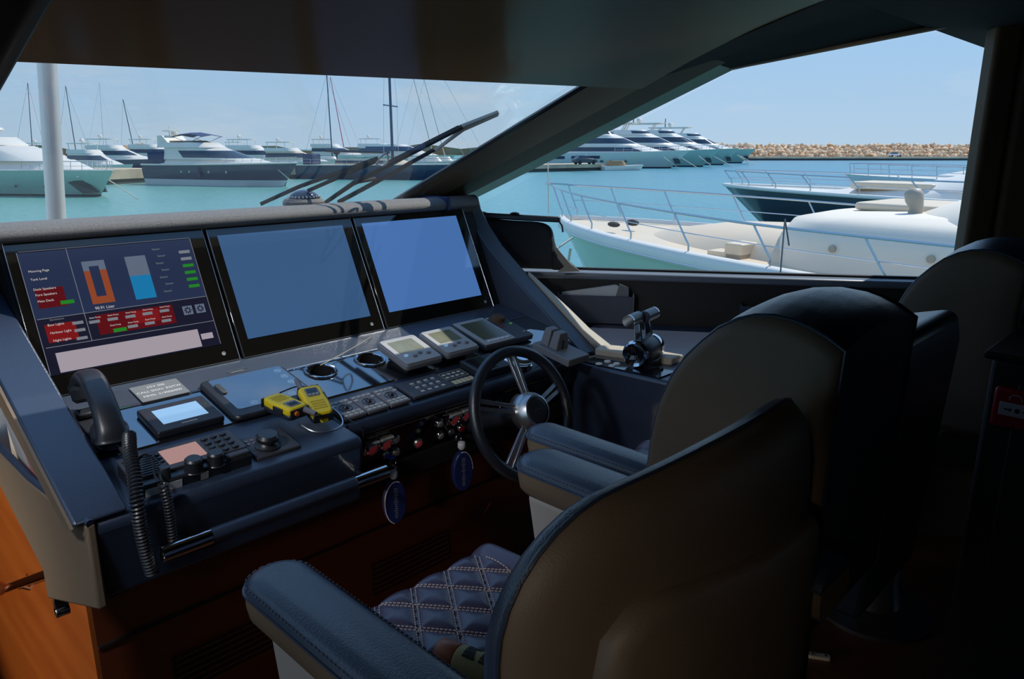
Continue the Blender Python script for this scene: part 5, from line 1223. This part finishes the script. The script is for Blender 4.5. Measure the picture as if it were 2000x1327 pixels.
# --- dark sailing yacht
bow = at_z(960, 352, SEA); t = boat('sailing_yacht', 'dark blue sailing yacht with tall mast behind the wipers', 'sailing yacht', bow, -60, 27)
b = MB(); sh = hullmesh(b, 27, 5.6, 2.0, 1.75, .05, (0, 0), .1, .35); b.build('hull', ['hull_navy', 'hull_navy', 'cream_gel'], t, local=True, angle=40)
b = MB()
for sd in (1, -1): b.tube([(sh(s)[0], sh(s)[1] * sd, sh(s)[2] + .03) for s in [i / 16 for i in range(17)]], .06, 6)
b.build('gunwale', 'white_gel', t, local=True)
tier(t, (6, 17, 1.5, 5, 1.8), (6, 15, 1.2, 4, 2.5), 'cream_gel', 'coachroof', [(.3, .8, 0, 4)])
mastpole(t, 13.6, 0, 2, 26, .20, 'mast_dark', (9.2, ), 'main_mast'); b = MB(); b.tube([(13.2, 0, 3.4), (4, 0, 3.6)], .18, 8); b.build('boom', 'mast_dark', t, local=True)
b = MB()
for y in (-2.4, 2.4): b.tube([(13.6, 0, 24), (13.6, y * .9, 9.2), (13.4, y, 1.9)], .025, 4)
b.tube([(13.6, 0, 25), (26.8, 0, 2.1)], .03, 4); b.build('rigging', 'mast_light', t, local=True, kind='stuff')
dome(t, 5.0, 1.2, 2.9, .45, 'mast_dark'); mastpole(t, 5, 1.2, 1.8, 3.2, .08, 'mast_dark', None, 'radar_post')
b = MB(); b.box(1.2, 2.6, -1.2, 1.2, 1.8, 3.2); b.build('sprayhood', 'blue_canvas', t, local=True, bevel=.1)
rails(t, sh, .05, .95, 14, .75, .025)
# --- masts of further sailing boats, each on its own small hull
def sailboat(label, u, v, top_u, top_v, Ln, m, r):
    P = at_z(u, v, SEA); D = math.hypot(P.x, P.y); t = boat('sailing_boat', label, 'sailing boat', P + Vector((.4, -.9, 0)) * Ln * .45, -66, Ln)
    b = MB(); sh = hullmesh(b, Ln, Ln * .26, .09 * Ln, .08 * Ln, .05, (0, 1), .1, .35); b.build('hull', ['hull_pale', 'boot_white', 'white_gel'], t, local=True, angle=40)
    tier(t, (Ln * .25, Ln * .65, Ln * .08, Ln * .2, .08 * Ln), (Ln * .25, Ln * .6, Ln * .07, Ln * .18, .13 * Ln), 'white_gel', 'coachroof')
    tp = ray(top_u, top_v); tp = tp * (D / math.hypot(tp.x, tp.y)); base = P + Vector((0, 0, .08 * Ln))
    h = math.radians(-66); inv = Matrix.Rotation(-h, 4, 'Z') @ T(-t.location.x, -t.location.y, -(t.location.z - EZ))
    b = MB(); b.tube([inv @ base, inv @ tp], [r, r * .7], 6); b.build('mast', m, t, local=True)
    a_ = inv @ tp; b = MB(); b.tube([a_, (Ln * .96, 0, .1 * Ln)], .02, 4); b.tube([a_, (.2, 0, .1 * Ln)], .02, 4); b.build('rigging', m, t, local=True, kind='stuff')
sailboat('sailing boat with thin dark mast rising behind the white yacht dome', 66, 322, 54, 162, 12, 'mast_dark', .10)
sailboat('sailing boat with leaning dark mast right of the steel pole', 152, 320, 128, 168, 13, 'mast_dark', .11)
sailboat('sailing boat whose mast shows beside the steel pole', 124, 313, 103, 150, 13, 'mast_light', .13)
sailboat('sailing boat with pale mast against the sky', 205, 316, 194, 162, 13, 'mast_light', .07)
sailboat('sailing boat with short dark mast in front of the rocky hill', 266, 315, 240, 194, 11, 'mast_dark', .13)
sailboat('sailing boat with tall black mast in the middle of the windscreen', 650, 322, 638, 145, 15, 'mast_dark', .16)
sailboat('sailing boat with reddish mast beside the tall black mast', 676, 317, 645, 150, 15, 'red', .12)
sailboat('sailing boat with pale slender mast above the wiper', 850, 330, 808, 155, 17, 'mast_light', .10)
sailboat('sailing boat with pale leaning mast near the wiper blade', 872, 328, 828, 155, 17, 'mast_light', .10)
# --- large yachts at right
def bigyacht(label, u, v, hd, Ln, hullm, deck=1.0):
    bow = at_z(u, v, SEA); t = boat('large_yacht', label, 'yacht', bow, hd, Ln); B = 7.6; fb = 3.5 * deck
    b = MB(); sh = hullmesh(b, Ln, B, fb, fb * .8, .10, (0, 1), .25, .5); b.build('hull', [hullm, 'hull_black', 'white_gel'], t, local=True, angle=40)
    tier(t, (4, Ln * .90, 3.0, Ln * .3, fb * .82), (4, Ln * .74, 2.8, Ln * .25, fb * 1.28), 'white_gel', 'main_deckhouse', [(.25, .75, 0, 5)])
    tier(t, (5, Ln * .74, 2.9, Ln * .2, fb * 1.25), (5, Ln * .60, 2.6, Ln * .16, fb * 1.85), 'white_gel', 'upper_deckhouse', [(.2, .7, 0, 8)])
    tier(t, (3, Ln * .60, 2.8, Ln * .14, fb * 1.82), (3, Ln * .56, 2.5, Ln * .12, fb * 2.1), 'white_gel', 'flybridge', [(.3, .8, 3, 10)])
    tier(t, (6, Ln * .50, 2.5, 3, fb * 2.45), (6, Ln * .52, 2.5, 3, fb * 2.53), 'white_gel', 'hardtop')
    for x in (8, Ln * .42):
        for y in (-2, 2): b = MB(); b.tube([(x, y, fb * 2.0), (x + 1, y, fb * 2.46)], .14, 6); b.build('hardtop_post', 'white_gel', t, local=True)
    mastpole(t, Ln * .30, 0, fb * 2.5, fb * 3.15, .14, 'mast_dark', None, 'radar_mast'); dome(t, Ln * .34, 1.4, fb * 2.53, .6); dome(t, Ln * .34, -1.4, fb * 2.53, .6)
    for s in (.42, .48, .53, .58, .66):
        x, y, z = sh(s)
        for sd in (1, -1): b = MB(); b.sph((x, sd * y * .91, 1.35), .3, (1.3, .6, .7), 10); b.build('porthole', 'tint_glass', t, local=True)
    for sd in (1, -1):
        for s0, s1 in ((.36, .52), (.18, .32)):
            b = MB(); b.loft([[(sh(s)[0], sd * sh(s)[1] * .99, sh(s)[2] * f) for f in (.62, .80)] for s in (s0, (s0 + s1) / 2, s1)], closed=False, caps=(0, 0)); b.loft([[(sh(s)[0], sd * (sh(s)[1] * .99 + .05), sh(s)[2] * f) for f in (.62, .80)] for s in (s0, (s0 + s1) / 2, s1)], closed=False, caps=(0, 0)); b.build('hull_window', 'tint_glass', t, local=True)
        b = MB(); b.loft([[(Ln * .915, sd * .95, 1.9), (Ln * .945, sd * .6, 1.9), (Ln * .955, sd * .42, .9), (Ln * .925, sd * .75, .9)], [(Ln * .915, sd * 1.25, 1.9), (Ln * .945, sd * .95, 1.9), (Ln * .955, sd * .70, .9), (Ln * .925, sd * 1.05, .9)]]); b.build('anchor_pocket', 'hull_black', t, local=True)
    rails(t, sh, .60, .985, 8, .9, .04)
    return t
bigyacht('large white yacht with arched hull windows, nearest of the row at right', 1345, 329, -62, 36, 'hull_pale')
bigyacht('second large yacht of the row with darker teal bow', 1405, 326, -62, 36, 'hull_teal_bounce', 1.05)
bigyacht('third large yacht of the row with teal bow', 1442, 322.5, -62, 36, 'hull_teal_bounce', 1.1)
bigyacht('farthest large yacht of the row next to the breakwater', 1474, 319, -62, 34, 'hull_teal_bounce', 1.05)
for i, (a, c) in enumerate((((1296, 307), (1326, 329)), ((1330, 308), (1362, 328)), ((1365, 305), (1393, 327)), ((1395, 306), (1432, 326)), ((1440, 303), (1462, 318)), ((1446, 305), (1475, 321)))):
    p = at_r(*a, 152 + i * 6); q = at_z(*c, SEA); line('mooring_line', 'pale mooring line from the ' + ('first', 'first yacht, right of two', 'second', 'third', 'fourth', 'last')[i] + ' bow in the right-hand yacht row', p, q, .07)
p = at_z(270, 389, SEA); line('mooring_line', 'mooring line from the bow of the far left yacht', at_r(213, 352, 71), p, .05)
p = at_z(583, 366, SEA); line('mooring_line', 'mooring line from the bow of the navy yacht', at_r(540, 329, 84), p, .05)
# car, tender on quay
def car(label, pos, hd, m):
    t = thing('car', label, 'car', pos, (0, 0, math.radians(hd)))
    b = MB(); b.loft([[(x, y, .35), (x, y, z)][0:1] + [(x, y, z)] + [(x, -y, z), (x, -y, .35)] for x, y, z in ((-2.1, .8, .85), (-1.9, .88, 1.0), (1.0, .88, .98), (2.0, .82, .80), (2.15, .7, .6))]); b.build('car_body', m, t, local=True, bevel=.06)
    b = MB(); b.loft([[(-1.8, .8, .98), (.95, .8, .98), (.95, -.8, .98), (-1.8, -.8, .98)], [(-1.3, .65, 1.45), (.25, .65, 1.45), (.25, -.65, 1.45), (-1.3, -.65, 1.45)]]); cb = b.build('car_cabin', 'tint_glass', t, local=True)
    b = MB(); b.box(-1.3, .25, -.66, .66, 1.44, 1.49); b.build('car_roof', m, cb, local=True, bevel=.03)
    for x in (-1.3, 1.3):
        for y in (-.8, .8): b = MB(); b.cyl((x, y - .1, .33), (x, y + .1, .33), .33, n=14); b.build('wheel', 'rubber', t, local=True)
p = BW @ Vector(((at_z(1762, 313.5, SEA) - A0).dot(ex), 5, 1.05 * sg)); car('white car parked on the breakwater quay', p, math.degrees(math.atan2(ex.y, ex.x)), 'car_white')
p = at_r(1142, 314, 132); p.z = SEA + 1.2; car('dark car parked on the low quay before the large yachts', p, -25, 'car_dark')
# fenders along that quay edge
bq = at_z(1190, 333, SEA); t = boat('motor_launch', 'small white launch moored at the end of the low quay', 'boat', bq + Vector((5, -4, 0)), -30, 8)
b = MB(); sh = hullmesh(b, 8, 2.4, 1.0, .8, .08); b.build('hull', ['white_gel', 'boot_white', 'white_gel'], t, local=True, angle=40)
tier(t, (1, 4.5, .9, 1, .8), (1, 4.0, .8, 1, 1.7), 'teak', 'wheelhouse')

# ================================================================== NEIGHBOURING BOATS ALONGSIDE (right)
BX, BY, BH, BL = 14.05, 12.05, 84.5, 17.0
h = math.radians(BH); t = thing('neighbour_yacht', 'cream-decked motor yacht with painted green water reflection on the hull moored alongside at right', 'yacht', (BX - math.cos(h) * BL, BY - math.sin(h) * BL, SEA), (0, 0, h))
INV = Matrix.Rotation(-h, 4, 'Z') @ T(-(BX - math.cos(h) * BL), -(BY - math.sin(h) * BL), -SEA)
b = MB(); sh = hullmesh(b, BL, 5.3, 2.30, 2.02, .10, (0, 1), .1, .42, .97); b.build('hull', ['hull_green_bounce', 'hull_black', 'cream_gel'], t, local=True, angle=50)
S_ = [i / 30 for i in range(31)]
b = MB(); prof = ((.03, -.16), (.07, -.10), (.075, -.02), (.05, .07), (.0, .10), (-.10, .105), (-.14, .06), (-.14, -.02))
path = [(sh(s)[0], sh(s)[1], sh(s)[2]) for s in S_] + [(sh(s)[0], -sh(s)[1], sh(s)[2]) for s in S_[::-1][1:]]
rings = []
for i, p in enumerate(path):
    a = Vector(path[max(i - 1, 0)]); c = Vector(path[min(i + 1, len(path) - 1)]); d = (c - a); d.z = 0; d.normalize(); n_ = Vector((-d.y, d.x, 0)); 
    if i == 30: n_ = Vector((1, 0, 0))
    if n_.dot(Vector((p[0] - BL * .45, p[1] * 3, 0))) < 0: n_ = -n_
    rings.append([Vector(p) + n_ * o_ + Vector((0, 0, z_)) for o_, z_ in prof])
b.loft(rings); b.build('gunwale_cap', 'white_gel', t, local=True, angle=50)
b = MB(); b.tube([r[1] + (r[1] - r[6]).normalized() * .012 for r in rings], .018, 6); b.build('rub_rail', 'boot_white', t, local=True)
# bulwark inside and sunken foredeck
b = MB(); b.loft([[(sh(s, .16)[0], sh(s, .16)[1], sh(s)[2] + .02), (sh(s, .2)[0], -sh(s, .16)[1], sh(s)[2] + .02)] for s in S_[:-1]], closed=False, caps=(0, 0)); b.build('foredeck', 'cream_gel', t, local=True)
def ring_(xa, xf, w_, nose, z): return plan(xa, xf, w_, nose, z, 9)
b = MB(); b.loft([ring_(2, 14.3, 1.72, 5.0, 2.1), ring_(2, 13.6, 1.66, 5.2, 2.35), ring_(2, 12.2, 1.52, 5.5, 2.58), ring_(2, 11.0, 1.2, 5, 2.64)]); b.build('forward_trunk', 'cream_gel', t, local=True, angle=60)
b = MB(); b.loft([ring_(2, 10.75, 1.92, 1.3, 2.05), ring_(2, 10.65, 1.90, 1.2, 2.60), ring_(2, 10.45, 1.80, 1.1, 2.86), ring_(2, 10.0, 1.60, 1.0, 2.96), ring_(2, 8.0, 1.3, .8, 3.06)]); b.build('cabin_front', 'white_cover', t, local=True, angle=60)
b = MB(); b.loft([ring_(1, 9.4, 1.93, 2.6, 2.5), ring_(1, 8.6, 1.90, 2.4, 3.0), ring_(1, 7.7, 1.75, 2.0, 3.36), ring_(1, 6.6, 1.4, 1.6, 3.52)]); b.build('windscreen_cover', 'white_cover', t, local=True, angle=60)
for x0, x1, z in ((10.7, 11.05, 2.42), (10.7, 11.4, 2.26)):
    b = MB(); b.prism(rrect(x0, x1, 1.05, 1.85, .05), 2.0, z); b.build('side_step', 'cream_gel', t, local=True, bevel=.02)
b = MB(); b.prism(rrect(8.0, 9.6, -1.2, .4, .15), 3.0, 3.12); b.build('sun_pad', 'cream_gel', t, local=True, bevel=.04)
for x in (7.7, 9.1):
    b = MB(); b.cyl((x, 1.90, 2.52), (x, 1.945, 2.52), .055, n=14); b.build('deck_fitting', 'trim_light', t, local=True)
# covered outboard-like fairing standing on deck
q = INV @ at_r(1790, 395, 13.0)
b = MB(); b.loft([[(q.x + dx + rx * math.cos(a), q.y + ry * math.sin(a), z) for a in [2 * PI * i / 12 for i in range(12)]] for z, rx, ry, dx in ((2.85, .10, .08, 0), (3.0, .11, .10, .0), (3.1, .10, .10, -.01), (3.2, .13, .12, .03), (3.32, .14, .13, .05), (3.40, .08, .08, .05))]); b.build('covered_searchlight', 'trim_light', t, local=True, angle=70)
b = MB(); b.sph((14.4, .35, 2.42), .12, (1.6, .6, .6), 10); b.build('deck_cleat', 'quay_dark', t, local=True)
b = MB(); b.sph((14.4, .95, 2.42), .10, (1.8, .7, .6), 10); b.build('deck_cleat', 'quay_dark', t, local=True)
# rails with raked stanchions
for sd in (1, -1):
    P = [Vector((sh(s, .06)[0], sh(s, .06)[1] * sd, sh(s)[2] + .10)) for s in (.08, .22, .36, .47, .575, .675, .77, .86, .93, .982)]
    H = [.62 + .10 * max(0, (i - 4) / 5) for i in range(len(P))]
    top_ = [p + Vector((.34, 0, hh)) for p, hh in zip(P, H)]
    b = MB(); b.tube(catmull(top_, 4), .022, 8); b.build('guard_rail', 'steel', t, local=True)
    b = MB(); b.tube(catmull([p + Vector((.15, 0, hh * .5)) for p, hh in zip(P, H)], 4), .009, 6); b.build('lower_rail', 'steel', t, local=True)
    for p, tp in zip(P, top_):
        b = MB(); b.tube([p, p + Vector((0, 0, .12)), p + Vector((.06, 0, .2)), tp], .017, 8); b.build('stanchion', 'steel', t, local=True)
x, y, z = sh(1.0); b = MB(); b.tube(catmull([Vector((sh(.982, .06)[0] + .34, sh(.982, .06)[1], z + .82)), Vector((BL + .55, 0, z + .84)), Vector((sh(.982, .06)[0] + .34, -sh(.982, .06)[1], z + .82))], 5), .022, 8); b.build('pulpit_rail', 'steel', t, local=True)
b = MB(); b.tube([(BL + .45, 0, z + .1), (BL + .5, 0, z + 1.35)], .014, 6); b.build('flag_staff', 'rope', t, local=True)
b = MB(); b.tube([(BL - .35, 0, 1.6), (BL - .1, 0, .3), (BL - .2, 0, -.3)], .035, 8); b.build('anchor_chain', 'rope', t, local=True)
b = MB(); b.loft([[(BL - .9, y_, -.05), (BL - .1, y_, -.05), (BL + .05, y_, .35), (BL - .5, y_, .5), (BL - 1.0, y_, .25)] for y_ in (-.22, .22)]); b.build('anchor', 'quay_dark', t, local=True, bevel=.04)
b = MB(); b.sph((BL - .55, 0, .5), .35, (1, .8, .6), 10); b.build('anchor_weed', 'trim_light', t, local=True)
pA = at_r(1533, 428, 11.4); pB = at_r(1524, 536, 10.9)
line('fender_line', 'dark rope tied to the neighbour yacht rail', pA, pB, .012, 'rope_dark')
line('fender_line', 'short dark rope hanging beside the longer fender rope', pA, at_r(1541, 480, 11.45), .012, 'rope_dark')
p0 = at_z(1098, 470, -2.4); line('bow_line', 'rope running from the neighbour yacht bow to the water', at_r(1119, 464, 16.2), at_r(1078, 492, 15.9), .025)
# second boat beyond, dark hull
bow = at_z(1470, 392, SEA); bow = Vector((37.2, 20.4, SEA)); h2 = 86
t = thing('sport_yacht', 'dark hulled sport yacht with white deck beyond the nearest neighbour', 'yacht', (bow.x - math.cos(math.radians(h2)) * 20, bow.y - math.sin(math.radians(h2)) * 20, SEA), (0, 0, math.radians(h2)))
b = MB(); sh = hullmesh(b, 20, 5.4, 2.05, 1.85, .13, (0, 1), .1, .4); b.build('hull', ['hull_black', 'hull_black', 'white_gel'], t, local=True, angle=50)
b = MB()
for sd in (1, -1): b.tube([(sh(s)[0], sh(s)[1] * sd, sh(s)[2] + .02) for s in [i / 20 for i in range(21)]], .09, 6)
b.build('gunwale', 'white_gel', t, local=True)
tier(t, (2, 15.0, 1.9, 6, 1.85), (2, 12, 1.6, 6, 2.35), 'white_gel', 'coachroof'); tier(t, (2, 11, 1.85, 5, 2.3), (2, 7.5, 1.5, 4, 3.1), 'white_gel', 'windscreen_cover')
b = MB(); b.prism(rrect(9.0, 12.6, -1.0, 1.4, .2), 2.2, 2.5); b.build('sun_pad', 'cream_gel', t, local=True, bevel=.05)
for sd in (1, -1):
    P = [Vector((sh(s, .08)[0], sh(s, .08)[1] * sd, sh(s)[2] + .05)) for s in (.3, .45, .58, .7, .8, .89, .96)]
    b = MB(); b.tube([p + Vector((.5, 0, .75)) for p in P], .035, 8); b.tube([p + Vector((.25, 0, .38)) for p in P], .02, 6); b.build('guard_rail', 'steel', t, local=True)
    for p in P: b = MB(); b.tube([p, p + Vector((.02, 0, .25)), p + Vector((.5, 0, .75))], .03, 7); b.build('stanchion', 'steel', t, local=True)
t = boat('sport_yacht', 'third white bow with high rail far right beyond the dark hulled boat', 'yacht', Vector((58, 22, SEA)), 88, 20)
b = MB(); sh = hullmesh(b, 20, 5.6, 2.1, 1.9, .1, (0, 1), .1, .4); b.build('hull', ['hull_pale', 'boot_white', 'white_gel'], t, local=True, angle=50)
tier(t, (2, 15.0, 1.9, 6, 1.85), (2, 12, 1.6, 6, 2.5), 'white_gel', 'coachroof'); rails(t, sh, .4, .97, 7, .8, .035)
